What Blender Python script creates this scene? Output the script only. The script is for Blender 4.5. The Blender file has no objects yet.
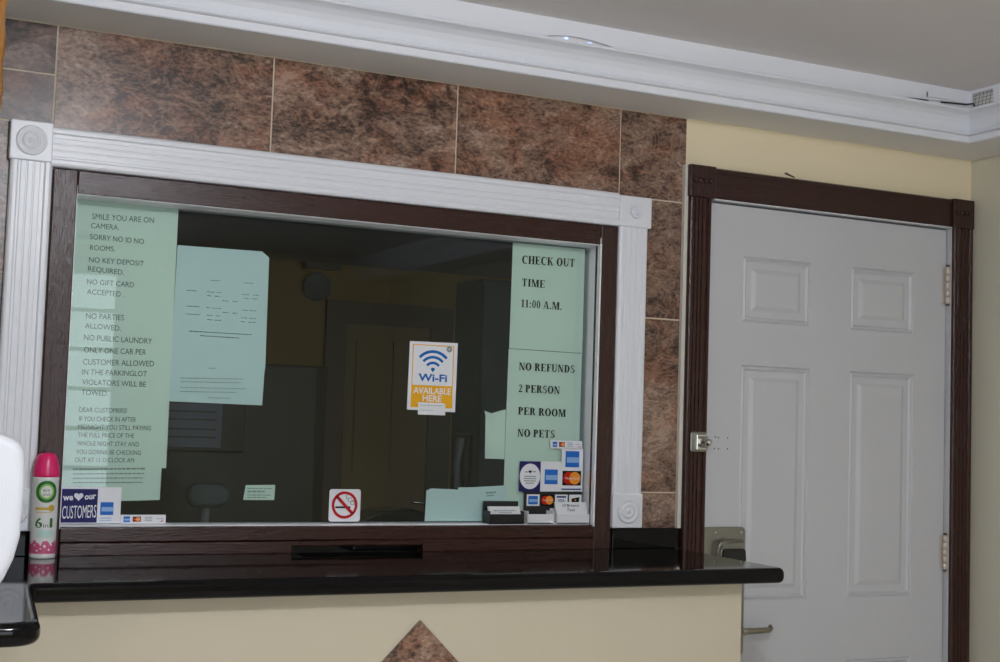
import bpy, bmesh, math, random
from mathutils import Vector, Matrix
random.seed(7)
scene = bpy.context.scene
COL = scene.collection
R = math.radians

# ---------------------------------------------------------------- camera, world, lights, exposure
def look(yaw, pitch, roll):
    f = Vector((math.sin(yaw)*math.cos(pitch), math.cos(yaw)*math.cos(pitch), math.sin(pitch)))
    r = Vector((math.cos(yaw), -math.sin(yaw), 0)); u = r.cross(f)
    r2 = r*math.cos(roll)+u*math.sin(roll); u2 = -r*math.sin(roll)+u*math.cos(roll)
    return Matrix((( r2.x, u2.x, -f.x), (r2.y, u2.y, -f.y), (r2.z, u2.z, -f.z)))
cd = bpy.data.cameras.new('camera'); cam = bpy.data.objects.new('camera', cd); COL.objects.link(cam)
cd.sensor_fit = 'HORIZONTAL'; cd.sensor_width = 36.0
cd.lens = 36.0*1376.21/1000.0
cam.matrix_world = Matrix.Translation((-2.2460, -3.2709, 1.3779)) @ look(*[R(a) for a in (25.8476, 3.8093, 1.8294)]).to_4x4()
cd.clip_start = 0.05
scene.camera = cam

w = bpy.data.worlds.new('world'); scene.world = w; w.use_nodes = True
w.node_tree.nodes['Background'].inputs[0].default_value = (0.75, 0.85, 1.0, 1)
w.node_tree.nodes['Background'].inputs[1].default_value = 1.0

def area_light(name, loc, rot, sx, sy, energy, color):
    l = bpy.data.lights.new(name, 'AREA'); l.shape = 'RECTANGLE'; l.size = sx; l.size_y = sy
    l.energy = energy; l.color = color
    o = bpy.data.objects.new(name, l); COL.objects.link(o); o.location = loc; o.rotation_euler = rot
    return o
# daylight through the lobby window in the wall behind the camera; the lobby's ceiling lamp; a weak fill light added in the office
area_light('window_daylight', (-1.335, -5.02, 1.50), (R(90), 0, 0), 1.19, 1.36, 17, (0.84, 0.92, 1.0))
pl = bpy.data.lights.new('lobby_bulb_light', 'POINT'); pl.energy = 78; pl.shadow_soft_size = 0.07; pl.color = (0.90, 0.93, 1.0)
plo = bpy.data.objects.new('lobby_bulb_light', pl); COL.objects.link(plo); plo.location = (-1.50, -2.55, 2.285)
area_light('office_lamp_light', (-0.3, 2.6, 2.25), (R(0), 0, 0), 0.6, 0.6, 0.45, (1.0, 0.92, 0.75))
vs = scene.view_settings
vs.view_transform = 'Standard'; vs.look = 'None'; vs.gamma = 1.0; vs.exposure = 0.24
vs.use_curve_mapping = False

# ---------------------------------------------------------------- materials
def lin(c):
    c = c/255.0
    return c/12.92 if c <= 0.04045 else ((c+0.055)/1.055)**2.4
def rgb(r, g, b): return (lin(r), lin(g), lin(b), 1)
def mat(name, col, rough=0.5, metal=0.0, noise=0.0, scale=20, bump=0.0, bscale=60, spec=0.5, stretch=None, coat=0.0):
    m = bpy.data.materials.new(name); m.use_nodes = True
    nt = m.node_tree; b = nt.nodes['Principled BSDF']
    b.inputs['Base Color'].default_value = col; b.inputs['Roughness'].default_value = rough
    b.inputs['Metallic'].default_value = metal; b.inputs['Specular IOR Level'].default_value = spec
    b.inputs['Coat Weight'].default_value = coat
    tc = nt.nodes.new('ShaderNodeTexCoord'); src = tc.outputs['Object']
    if stretch:
        mp = nt.nodes.new('ShaderNodeMapping'); mp.inputs['Scale'].default_value = stretch
        nt.links.new(src, mp.inputs['Vector']); src = mp.outputs['Vector']
    if noise:
        n = nt.nodes.new('ShaderNodeTexNoise'); n.inputs['Scale'].default_value = scale; n.inputs['Detail'].default_value = 5
        nt.links.new(src, n.inputs['Vector'])
        mx = nt.nodes.new('ShaderNodeMix'); mx.data_type = 'RGBA'
        mx.inputs['A'].default_value = tuple(max(0, c*(1-noise)) for c in col[:3])+(1,)
        mx.inputs['B'].default_value = tuple(min(1, c*(1+noise)) for c in col[:3])+(1,)
        nt.links.new(n.outputs['Fac'], mx.inputs['Factor']); nt.links.new(mx.outputs['Result'], b.inputs['Base Color'])
    if bump:
        n2 = nt.nodes.new('ShaderNodeTexNoise'); n2.inputs['Scale'].default_value = bscale; n2.inputs['Detail'].default_value = 4
        nt.links.new(src, n2.inputs['Vector'])
        bp = nt.nodes.new('ShaderNodeBump'); bp.inputs['Strength'].default_value = bump; bp.inputs['Distance'].default_value = 0.003
        nt.links.new(n2.outputs['Fac'], bp.inputs['Height']); nt.links.new(bp.outputs['Normal'], b.inputs['Normal'])
    return m
M = {}
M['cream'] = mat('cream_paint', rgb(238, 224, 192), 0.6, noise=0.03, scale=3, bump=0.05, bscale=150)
M['cream_side'] = mat('cream_paint_side', rgb(210, 206, 188), 0.6, noise=0.03, scale=3, bump=0.05, bscale=150)  # front-wall cream made darker and greyer for the shade on the side walls
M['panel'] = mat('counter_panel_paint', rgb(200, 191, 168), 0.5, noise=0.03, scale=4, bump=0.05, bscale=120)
M['white'] = mat('white_trim_paint', rgb(228, 230, 237), 0.32, noise=0.02, scale=8, bump=0.12, bscale=40)
M['crown'] = mat('white_crown_paint', rgb(232, 234, 241), 0.45, noise=0.02, scale=5)
M['ceil'] = mat('ceiling_paint', rgb(224, 219, 217), 0.8, noise=0.10, scale=1.6, bump=0.06, bscale=90)
M['soffit'] = mat('soffit_paint', rgb(236, 233, 229), 0.8, noise=0.04, scale=3.0)
M['door'] = mat('white_door_paint', rgb(198, 199, 203), 0.42, noise=0.015, scale=4, bump=0.08, bscale=60)
M['brown'] = mat('brown_gloss_paint', rgb(50, 21, 15), 0.27, noise=0.18, scale=14, bump=0.55, bscale=30, stretch=(9, 9, 1.2))
M['brown_h'] = mat('brown_gloss_paint_rails', rgb(50, 21, 15), 0.27, noise=0.18, scale=14, bump=0.4, bscale=30, stretch=(1.2, 9, 9))
M['black'] = mat('black_plastic', rgb(20, 20, 21), 0.4)
M['ink'] = mat('black_ink', rgb(22, 26, 26), 0.8, spec=0.15)
M['grey_ink'] = mat('grey_ink', rgb(74, 88, 84), 0.8)
M['faint_ink'] = mat('faint_ink', rgb(140, 152, 148), 0.8)
M['paper'] = mat('pale_green_paper', rgb(212, 226, 216), 0.7, noise=0.015, scale=6)
M['paper_blue'] = mat('pale_blue_paper', rgb(202, 220, 222), 0.7, noise=0.015, scale=6)
M['card'] = mat('white_card', rgb(226, 228, 232), 0.45)
M['sticker'] = mat('white_sticker', rgb(228, 230, 236), 0.35)
M['navy'] = mat('navy_print', rgb(38, 38, 96), 0.4, spec=0.15)
M['blue'] = mat('blue_print', rgb(40, 108, 196), 0.4, spec=0.15)
M['wifi_blue'] = mat('sign_blue_print', rgb(28, 104, 180), 0.4, spec=0.15)
M['pale_blue'] = mat('pale_blue_print', rgb(140, 178, 224), 0.4)
M['amber'] = mat('amber_print', rgb(238, 176, 40), 0.4, spec=0.15)
M['red'] = mat('red_print', rgb(186, 28, 38), 0.4, spec=0.15)
M['mred'] = mat('card_red_print', rgb(190, 36, 24), 0.4, spec=0.15)
M['morange'] = mat('card_orange_print', rgb(240, 150, 40), 0.4)
M['visa_blue'] = mat('card_blue_print', rgb(30, 50, 120), 0.4, spec=0.15)
M['pink'] = mat('pink_plastic', rgb(226, 34, 110), 0.3)
M['can'] = mat('white_can_lacquer', rgb(226, 226, 226), 0.25)
M['green'] = mat('green_print', rgb(24, 112, 38), 0.35)
M['lime'] = mat('light_green_print', rgb(140, 190, 90), 0.35)
M['teal_print'] = mat('pale_teal_print', rgb(190, 220, 214), 0.35)
M['gold'] = mat('gold_print', rgb(200, 166, 60), 0.35)
M['floral'] = mat('pink_floral_print', rgb(214, 90, 130), 0.3, noise=0.75, scale=260)
M['steel'] = mat('brushed_nickel', rgb(152, 152, 146), 0.34, metal=1.0, noise=0.06, scale=30, stretch=(1, 1, 20))
M['brass'] = mat('worn_brass_nickel', rgb(158, 152, 138), 0.3, metal=1.0, noise=0.1, scale=30)
M['chrome'] = mat('chrome', rgb(210, 208, 204), 0.12, metal=1.0)
M['hinge'] = mat('painted_hinge', rgb(202, 192, 182), 0.4, metal=0.2, noise=0.2, scale=80)
M['rust'] = mat('rusty_pin', rgb(96, 66, 50), 0.6, noise=0.3, scale=90)
M['plastic'] = mat('white_plastic', rgb(226, 228, 236), 0.35)
M['grey_plastic'] = mat('grey_plastic', rgb(120, 122, 124), 0.4)
M['wood'] = mat('amber_wood', rgb(158, 108, 46), 0.35, noise=0.3, scale=16, stretch=(3, 3, 0.4), bump=0.2, bscale=20)
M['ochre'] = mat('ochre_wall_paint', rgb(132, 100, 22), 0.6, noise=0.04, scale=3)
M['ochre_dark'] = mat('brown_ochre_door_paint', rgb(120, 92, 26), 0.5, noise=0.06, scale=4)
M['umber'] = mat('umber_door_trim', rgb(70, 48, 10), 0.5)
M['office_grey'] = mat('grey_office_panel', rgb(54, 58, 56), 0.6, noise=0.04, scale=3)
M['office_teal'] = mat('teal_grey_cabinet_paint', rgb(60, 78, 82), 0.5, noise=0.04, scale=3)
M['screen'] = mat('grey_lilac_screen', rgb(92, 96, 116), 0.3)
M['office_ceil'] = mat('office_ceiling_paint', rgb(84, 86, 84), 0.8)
M['floor'] = mat('beige_floor_tile', rgb(216, 212, 210), 0.35, noise=0.1, scale=5)
M['caulk'] = mat('beige_caulk', rgb(214, 210, 200), 0.6, noise=0.05, scale=30)
M['grout'] = mat('tan_grout', rgb(214, 202, 182), 0.8, noise=0.05, scale=40)
M['dark'] = mat('dark_hole', rgb(16, 14, 12), 0.8)
M['trough'] = mat('matt_black_trough', rgb(9, 8, 8), 0.9, spec=0.05)
M['bead'] = mat('white_vinyl_lining', rgb(240, 242, 246), 0.4)  # trim white raised so the lining looks lit through the glass
M['lath'] = mat('grey_metal_lath', rgb(110, 118, 120), 0.4, metal=0.6)

def granite():
    m = mat('black_granite', rgb(12, 11, 12), 0.06, spec=0.2)
    nt = m.node_tree; b = nt.nodes['Principled BSDF']
    tc = nt.nodes.new('ShaderNodeTexCoord')
    v = nt.nodes.new('ShaderNodeTexVoronoi'); v.inputs['Scale'].default_value = 160
    n = nt.nodes.new('ShaderNodeTexNoise'); n.inputs['Scale'].default_value = 45; n.inputs['Detail'].default_value = 6
    nt.links.new(tc.outputs['Object'], v.inputs['Vector']); nt.links.new(tc.outputs['Object'], n.inputs['Vector'])
    r1 = nt.nodes.new('ShaderNodeValToRGB'); r1.color_ramp.elements[0].color = rgb(70, 66, 64); r1.color_ramp.elements[0].position = 0.0
    r1.color_ramp.elements[1].color = rgb(10, 9, 10); r1.color_ramp.elements[1].position = 0.09
    nt.links.new(v.outputs['Distance'], r1.inputs['Fac'])
    r2 = nt.nodes.new('ShaderNodeValToRGB'); r2.color_ramp.elements[0].position = 0.45; r2.color_ramp.elements[1].position = 0.62
    nt.links.new(n.outputs['Fac'], r2.inputs['Fac'])
    mx = nt.nodes.new('ShaderNodeMix'); mx.data_type = 'RGBA'; mx.inputs['A'].default_value = rgb(10, 9, 10)
    nt.links.new(r2.outputs['Color'], mx.inputs['Factor']); nt.links.new(r1.outputs['Color'], mx.inputs['B'])
    nt.links.new(mx.outputs['Result'], b.inputs['Base Color'])
    return m
M['granite'] = granite()

def stone():
    m = bpy.data.materials.new('brown_marbled_tile'); m.use_nodes = True
    nt = m.node_tree; b = nt.nodes['Principled BSDF']; L = nt.links.new
    b.inputs['Roughness'].default_value = 0.3
    tc = nt.nodes.new('ShaderNodeTexCoord'); at = nt.nodes.new('ShaderNodeAttribute'); at.attribute_name = 'tile_shift'
    add = nt.nodes.new('ShaderNodeVectorMath'); add.operation = 'ADD'
    sc = nt.nodes.new('ShaderNodeVectorMath'); sc.operation = 'SCALE'; sc.inputs['Scale'].default_value = 23.0
    L(at.outputs['Vector'], sc.inputs[0]); L(tc.outputs['Object'], add.inputs[0]); L(sc.outputs[0], add.inputs[1])
    mp = nt.nodes.new('ShaderNodeMapping'); mp.inputs['Rotation'].default_value = (0, R(38), 0); mp.inputs['Scale'].default_value = (1.0, 1, 1.7)
    L(add.outputs[0], mp.inputs['Vector'])
    def noise(scale, detail, rough, dist, vec=None):
        n = nt.nodes.new('ShaderNodeTexNoise'); n.inputs['Scale'].default_value = scale; n.inputs['Detail'].default_value = detail
        n.inputs['Roughness'].default_value = rough; n.inputs['Distortion'].default_value = dist
        L(vec or mp.outputs[0], n.inputs['Vector']); return n
    big = noise(3.4, 4, 0.6, 0.6)
    fine = noise(13, 9, 0.72, 1.3)
    speck = noise(85, 3, 0.6, 0.0)
    ramp = nt.nodes.new('ShaderNodeValToRGB'); e = ramp.color_ramp.elements
    cs = STONE
    e[0].position = cs[0][0]; e[0].color = rgb(*cs[0][1]); e[1].position = cs[-1][0]; e[1].color = rgb(*cs[-1][1])
    for p, c in cs[1:-1]:
        q = e.new(p); q.color = rgb(*c)
    mixf = nt.nodes.new('ShaderNodeMath'); mixf.operation = 'MULTIPLY_ADD'; mixf.inputs[1].default_value = 0.30
    m2 = nt.nodes.new('ShaderNodeMath'); m2.operation = 'MULTIPLY_ADD'; m2.inputs[1].default_value = 0.42
    m3 = nt.nodes.new('ShaderNodeMath'); m3.operation = 'MULTIPLY'; m3.inputs[1].default_value = 0.26
    L(speck.outputs['Fac'], m3.inputs[0]); L(m3.outputs[0], m2.inputs[2]); L(fine.outputs['Fac'], m2.inputs[0])
    L(m2.outputs[0], mixf.inputs[2]); L(big.outputs['Fac'], mixf.inputs[0]); L(mixf.outputs[0], ramp.inputs['Fac'])
    # rusty clouds
    rust = noise(5.0, 3, 0.5, 0.8)
    rr = nt.nodes.new('ShaderNodeValToRGB'); rr.color_ramp.elements[0].position = 0.46; rr.color_ramp.elements[1].position = 0.64
    rr.color_ramp.elements[1].color = (0.9, 0.9, 0.9, 1)
    L(rust.outputs['Fac'], rr.inputs['Fac'])
    mx = nt.nodes.new('ShaderNodeMix'); mx.data_type = 'RGBA'; mx.blend_type = 'MULTIPLY'; mx.inputs['B'].default_value = (0.95, 0.66, 0.52, 1)
    L(rr.outputs['Color'], mx.inputs['Factor']); L(ramp.outputs['Color'], mx.inputs['A'])
    # thin pale veins
    vn = noise(4.5, 6, 0.6, 2.4)
    ab = nt.nodes.new('ShaderNodeMath'); ab.operation = 'SUBTRACT'; ab.inputs[1].default_value = 0.5; L(vn.outputs['Fac'], ab.inputs[0])
    ab2 = nt.nodes.new('ShaderNodeMath'); ab2.operation = 'ABSOLUTE'; L(ab.outputs[0], ab2.inputs[0])
    vr = nt.nodes.new('ShaderNodeValToRGB'); vr.color_ramp.elements[0].color = (0.38, 0.38, 0.38, 1); vr.color_ramp.elements[1].color = (0, 0, 0, 1)
    vr.color_ramp.elements[1].position = 0.035
    L(ab2.outputs[0], vr.inputs['Fac'])
    mv = nt.nodes.new('ShaderNodeMix'); mv.data_type = 'RGBA'; mv.inputs['B'].default_value = rgb(172, 138, 116)
    L(vr.outputs['Color'], mv.inputs['Factor']); L(mx.outputs['Result'], mv.inputs['A'])
    # per-tile tone
    sep = nt.nodes.new('ShaderNodeSeparateXYZ'); L(at.outputs['Vector'], sep.inputs[0])
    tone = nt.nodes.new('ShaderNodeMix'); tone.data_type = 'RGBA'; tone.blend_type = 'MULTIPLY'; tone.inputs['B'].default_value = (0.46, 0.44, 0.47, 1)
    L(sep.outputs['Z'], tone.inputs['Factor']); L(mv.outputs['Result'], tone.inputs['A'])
    L(tone.outputs['Result'], b.inputs['Base Color'])
    bp = nt.nodes.new('ShaderNodeBump'); bp.inputs['Strength'].default_value = 0.12; bp.inputs['Distance'].default_value = 0.002
    L(fine.outputs['Fac'], bp.inputs['Height']); L(bp.outputs['Normal'], b.inputs['Normal'])
    return m
STONE = [(0.40, (36, 26, 22)), (0.45, (80, 60, 50)), (0.485, (116, 91, 77)), (0.525, (138, 112, 97)), (0.575, (174, 152, 136))]
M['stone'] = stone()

def glass():
    m = bpy.data.materials.new('green_tinted_pane'); m.use_nodes = True
    nt = m.node_tree; nt.nodes.clear(); L = nt.links.new
    out = nt.nodes.new('ShaderNodeOutputMaterial'); mix = nt.nodes.new('ShaderNodeMixShader')
    tr = nt.nodes.new('ShaderNodeBsdfTransparent'); tr.inputs[0].default_value = (0.925, 0.968, 0.956, 1)
    gl = nt.nodes.new('ShaderNodeBsdfGlossy'); gl.inputs['Roughness'].default_value = 0.01
    fr = nt.nodes.new('ShaderNodeFresnel'); fr.inputs['IOR'].default_value = 1.36
    L(fr.outputs[0], mix.inputs[0]); L(tr.outputs[0], mix.inputs[1]); L(gl.outputs[0], mix.inputs[2]); L(mix.outputs[0], out.inputs[0])
    return m
M['glass'] = glass()
def emit(name, col, s):
    m = bpy.data.materials.new(name); m.use_nodes = True
    b = m.node_tree.nodes['Principled BSDF']; b.inputs['Base Color'].default_value = col
    b.inputs['Emission Color'].default_value = col; b.inputs['Emission Strength'].default_value = s
    return m
M['led'] = emit('led_chip', rgb(190, 205, 255), 0.9)
M['lamp'] = emit('lamp_diffuser', rgb(255, 246, 230), 1.5)

# ---------------------------------------------------------------- mesh helpers
class MB:
    def __init__(self): self.v = []; self.f = []; self.mi = []; self.sm = []
    def add(self, vs, fs, mi=0, smooth=False):
        o = len(self.v); self.v += [tuple(p) for p in vs]
        for f in fs: self.f.append(tuple(o+i for i in f)); self.mi.append(mi); self.sm.append(smooth)
        return self
    def box(self, x0, x1, y0, y1, z0, z1, mi=0):
        vs = [(x, y, z) for x in (x0, x1) for y in (y0, y1) for z in (z0, z1)]
        return self.add(vs, [(0,1,3,2),(4,6,7,5),(0,4,5,1),(2,3,7,6),(0,2,6,4),(1,5,7,3)], mi)
    def prism(self, pts, y0, y1, mi=0, smooth=False):            # polygon in x,z given anticlockwise seen from the front, from front y0 to back y1
        n = len(pts); vs = [(x, y0, z) for x, z in pts]+[(x, y1, z) for x, z in pts]
        self.add(vs, [tuple(range(n)), tuple(range(2*n-1, n-1, -1))], mi)
        return self.add(vs, [(i, n+i, n+(i+1)%n, (i+1)%n) for i in range(n)], mi, smooth)
    def prism_z(self, pts, z0, z1, mi=0, smooth=False):          # polygon in x,y extruded in z
        n = len(pts); vs = [(x, y, z1) for x, y in pts]+[(x, y, z0) for x, y in pts]
        self.add(vs, [tuple(range(n)), tuple(range(2*n-1, n-1, -1))], mi)
        return self.add(vs, [(i, n+i, n+(i+1)%n, (i+1)%n) for i in range(n)], mi, smooth)
    def sweep(self, prof, o, u, d, l, length, mi=0):             # profile (u,d) along l
        o, u, d, l = (Vector(q) for q in (o, u, d, l)); n = len(prof)
        vs = [o+u*a+d*b for a, b in prof]+[o+u*a+d*b+l*length for a, b in prof]
        self.add(vs, [tuple(range(n)), tuple(range(2*n-1, n-1, -1))], mi)
        return self.add(vs, [(i, n+i, n+(i+1)%n, (i+1)%n) for i in range(n)], mi)
    def lathe(self, prof, c, axis='z', seg=32, mi=0, smooth=True):   # profile (r, h)
        vs = []; fs = []
        for r, h in prof:
            for k in range(seg):
                a = 2*math.pi*k/seg; p = (r*math.cos(a), r*math.sin(a))
                if axis == 'z': vs.append((c[0]+p[0], c[1]+p[1], c[2]+h))
                elif axis == 'y': vs.append((c[0]+p[0], c[1]-h, c[2]+p[1]))
                else: vs.append((c[0]+h, c[1]+p[0], c[2]+p[1]))
        for i in range(len(prof)-1):
            for k in range(seg):
                k2 = (k+1)%seg; fs.append((i*seg+k, i*seg+k2, (i+1)*seg+k2, (i+1)*seg+k))
        self.add(vs, fs, mi, smooth)
        self.add(vs, [tuple(range(seg-1, -1, -1)), tuple(range((len(prof)-1)*seg, len(prof)*seg))], mi)
        return self
    def tube(self, path, r, seg=10, mi=0):
        path = [Vector(p) for p in path]; vs = []; fs = []; n = len(path)
        for i, p in enumerate(path):
            t = (path[min(i+1, n-1)]-path[max(i-1, 0)]).normalized()
            a = t.cross(Vector((0, 0, 1)))
            if a.length < 0.05: a = t.cross(Vector((0, 1, 0)))
            a.normalize(); b = t.cross(a); rr = r[i] if isinstance(r, (list, tuple)) else r
            for k in range(seg):
                q = 2*math.pi*k/seg; vs.append(p+a*(rr*math.cos(q))+b*(rr*math.sin(q)))
        for i in range(n-1):
            for k in range(seg):
                k2 = (k+1)%seg; fs.append((i*seg+k, i*seg+k2, (i+1)*seg+k2, (i+1)*seg+k))
        self.add(vs, fs, mi, True)
        return self.add(vs, [tuple(range(seg-1, -1, -1)), tuple(range((n-1)*seg, n*seg))], mi)
    def build(self, name, mats, parent=None, bevel=0.0, bseg=2, sharp=35, weld=False):
        me = bpy.data.meshes.new(name); me.from_pydata(self.v, [], self.f)
        if not isinstance(mats, (list, tuple)): mats = [mats]
        for m in mats: me.materials.append(M[m] if isinstance(m, str) else m)
        for p, mi, s in zip(me.polygons, self.mi, self.sm): p.material_index = mi; p.use_smooth = s
        bm = bmesh.new(); bm.from_mesh(me)
        bmesh.ops.remove_doubles(bm, verts=bm.verts, dist=1e-5)
        bmesh.ops.recalc_face_normals(bm, faces=bm.faces)
        if bevel:
            es = [e for e in bm.edges if len(e.link_faces) == 2 and e.calc_face_angle(0) > R(sharp)]
            bmesh.ops.bevel(bm, geom=es, offset=bevel, segments=bseg, profile=0.5, affect='EDGES', clamp_overlap=True)
        bm.to_mesh(me); bm.free()
        o = bpy.data.objects.new(name, me); COL.objects.link(o)
        if parent: o.parent = parent; o.matrix_parent_inverse = parent.matrix_world.inverted()
        return o
def tag(o, label, cat, group=None):
    o['label'] = label; o['category'] = cat
    if group: o['group'] = group
    return o
def struct(o): o['kind'] = 'structure'; return o
def empty(name, loc):
    o = bpy.data.objects.new(name, None); COL.objects.link(o); o.location = loc; o.empty_display_size = 0.05
    bpy.context.view_layer.update()
    return o
def circ(cx, cz, r, n=32, a0=0, a1=360, rz=None):
    rz = rz or r; full = abs(a1-a0) >= 360; m = n if full else n+1
    return [(cx+r*math.cos(R(a0+(a1-a0)*i/n)), cz+rz*math.sin(R(a0+(a1-a0)*i/n))) for i in range(m)]
def ring(mb, cx, cz, r0, r1, y0, y1, a0=0, a1=360, n=40, mi=0):
    if abs(a1-a0) >= 360:
        for i in range(n):
            s = 360/n; p = circ(cx, cz, r1, 1, i*s, (i+1)*s)+circ(cx, cz, r0, 1, (i+1)*s, i*s); mb.prism(p, y0, y1, mi)
    else:
        for i in range(n):
            s = (a1-a0)/n; p = circ(cx, cz, r1, 1, a0+i*s, a0+(i+1)*s)+circ(cx, cz, r0, 1, a0+(i+1)*s, a0+i*s); mb.prism(p, y0, y1, mi)
def rrect(x0, x1, z0, z1, r, n=5):
    p = []
    for cx, cz, a in ((x1-r, z1-r, 0), (x0+r, z1-r, 90), (x0+r, z0+r, 180), (x1-r, z0+r, 270)):
        p += [(cx+r*math.cos(R(a+90*i/n)), cz+r*math.sin(R(a+90*i/n))) for i in range(n+1)]
    return p

def text_points(body, bold=0.0, res=3, spacing=1.0):
    cu = bpy.data.curves.new('lettering', 'FONT'); cu.body = body; cu.size = 1.0; cu.offset = bold
    cu.resolution_u = res; cu.space_character = spacing; cu.fill_mode = 'FRONT'
    o = bpy.data.objects.new('lettering', cu); COL.objects.link(o)
    dg = bpy.context.evaluated_depsgraph_get(); me = bpy.data.meshes.new_from_object(o.evaluated_get(dg))
    vs = [tuple(v.co) for v in me.vertices]; fs = [tuple(p.vertices) for p in me.polygons]
    bpy.data.objects.remove(o); bpy.data.curves.remove(cu); bpy.data.meshes.remove(me)
    return vs, fs
CAP = 0.729   # capital height of the built-in face at size 1
def put_text(mb, body, x0, z0, x1, z1, h, y, bold=0.0, mi=0):    # baseline from (x0,z0) to (x1,z1), capital height h
    vs, fs = text_points(body, bold)
    a = min(v[0] for v in vs); b = max(v[0] for v in vs)
    out = []
    for v in vs:
        t = (v[0]-a)/(b-a); out.append((x0+(x1-x0)*t, y, z0+(z1-z0)*t+v[1]/CAP*h))
    mb.add(out, fs, mi)

# bold serif capitals drawn as strokes on a unit-high cell
SW, TW, SF = 0.235, 0.095, 0.06      # thick stem, thin stroke, serif height
def q(x0, z0, x1, z1): return [(x0, z0), (x1, z0), (x1, z1), (x0, z1)]
def slant(xa, za, xb, zb, wd): return [(xa, za), (xa+wd, za), (xb+wd, zb), (xb, zb)]
def bowl(cx, cz, rx, rz, a0, a1, thick=SW, thin=TW, n=18):
    out = []
    for i in range(n):
        p = []
        for k in (i, i+1):
            a = R(a0+(a1-a0)*k/n); p.append((cx+rx*math.cos(a), cz+rz*math.sin(a)))
        for k in (i+1, i):
            a = R(a0+(a1-a0)*k/n); p.append((cx+(rx-thick)*math.cos(a), cz+(rz-thin)*math.sin(a)))
        out.append(p)
    return out
def stem(x, wd=SW, z0=0, z1=1, s0=True, s1=True, e=0.07):
    out = [q(x, z0, x+wd, z1)]
    if s0: out.append(q(x-e, z0, x+wd+e, z0+SF))
    if s1: out.append(q(x-e, z1-SF, x+wd+e, z1))
    return out
def glyph(c):
    if c == 'C': return bowl(0.42, 0.5, 0.40, 0.52, 52, 308)+[q(0.66, 0.64, 0.72, 0.99)], 0.78
    if c == 'H': return stem(0.09)+stem(0.56)+[q(0.2, 0.47, 0.6, 0.55)], 0.86
    if c == 'E': return stem(0.09)+[q(0.2, 0.93, 0.66, 1), q(0.2, 0, 0.68, 0.07), q(0.2, 0.47, 0.5, 0.55), q(0.60, 0.74, 0.66, 1), q(0.62, 0, 0.68, 0.28), q(0.46, 0.36, 0.51, 0.66)], 0.74
    if c == 'F': return stem(0.09)+[q(0.2, 0.93, 0.64, 1), q(0.2, 0.47, 0.5, 0.55), q(0.58, 0.72, 0.64, 1), q(0.46, 0.36, 0.51, 0.66)], 0.68
    if c == 'K': return stem(0.09)+[slant(0.25, 0.42, 0.62, 1, 0.09), slant(0.58, 0, 0.33, 0.55, 0.2), q(0.52, 0.945, 0.82, 1), q(0.5, 0, 0.86, 0.055)], 0.88
    if c == 'O': return bowl(0.42, 0.5, 0.40, 0.52, 0, 360, n=28), 0.86
    if c == 'U': return [q(0.09, 0.3, 0.29, 1), q(0.02, 0.945, 0.36, 1), q(0.62, 0.3, 0.69, 1), q(0.53, 0.945, 0.78, 1)]+bowl(0.39, 0.32, 0.30, 0.34, 180, 360, 0.16, 0.09), 0.82
    if c == 'T': return [q(0.25, 0, 0.45, 1), q(0.16, 0, 0.54, SF), q(0.02, 0.92, 0.68, 1), q(0.02, 0.72, 0.08, 1), q(0.62, 0.72, 0.68, 1)], 0.74
    if c == 'I': return stem(0.09), 0.42
    if c == 'M': return stem(0.09, TW)+stem(0.74)+[slant(0.44, 0, 0.12, 1, 0.2), slant(0.44, 0, 0.74, 1, 0.1)], 1.06
    if c == 'N': return stem(0.09, TW)+[q(0.65, 0, 0.72, 1), q(0.56, 0.945, 0.8, 1), slant(0.54, 0, 0.08, 1, 0.2)], 0.84
    if c == 'R': return stem(0.09)+bowl(0.36, 0.74, 0.30, 0.26, -90, 90)+[q(0.25, 0.93, 0.38, 1), q(0.25, 0.48, 0.38, 0.55), slant(0.56, 0, 0.36, 0.5, 0.2), q(0.56, 0, 0.82, 0.055)], 0.82
    if c == 'P': return stem(0.09)+bowl(0.36, 0.73, 0.30, 0.27, -90, 90)+[q(0.25, 0.93, 0.38, 1), q(0.25, 0.46, 0.38, 0.53)], 0.72
    if c == 'D': return stem(0.09)+bowl(0.36, 0.5, 0.40, 0.5, -90, 90)+[q(0.25, 0.93, 0.38, 1), q(0.25, 0, 0.38, 0.07)], 0.84
    if c == 'S': return bowl(0.33, 0.745, 0.25, 0.27, 40, 250, 0.15, 0.08)+bowl(0.33, 0.255, 0.27, 0.27, -140, 80, 0.16, 0.08)+[[(0.11, 0.66), (0.24, 0.58), (0.56, 0.36), (0.44, 0.44)], [(0.1, 0.62), (0.2, 0.66), (0.56, 0.44), (0.5, 0.33)], q(0.49, 0.7, 0.54, 1), q(0.06, 0, 0.11, 0.3)], 0.66
    if c == '1': return [q(0.17, 0, 0.35, 1), q(0.08, 0, 0.44, SF), [(0.06, 0.84), (0.17, 0.84), (0.3, 1), (0.22, 1)]], 0.52
    if c == '0': return bowl(0.27, 0.5, 0.24, 0.52, 0, 360, 0.15, 0.07, 28), 0.56
    if c == '2': return bowl(0.27, 0.72, 0.23, 0.28, 0, 165, 0.16, 0.08)+[[(0.05, 0.0), (0.22, 0.12), (0.5, 0.72), (0.34, 0.72)], q(0.04, 0, 0.52, 0.15)], 0.56
    if c == 'A': return [slant(0.05, 0, 0.32, 1, 0.08), slant(0.55, 0, 0.32, 1, 0.18), q(0.2, 0.3, 0.6, 0.37), q(0, 0, 0.2, SF), q(0.46, 0, 0.82, SF)], 0.84
    if c == '.': return [circ(0.13, 0.1, 0.1, 10)], 0.28
    if c == ':': return [circ(0.15, 0.1, 0.1, 10), circ(0.15, 0.56, 0.1, 10)], 0.34
    return [], 0.30
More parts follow.
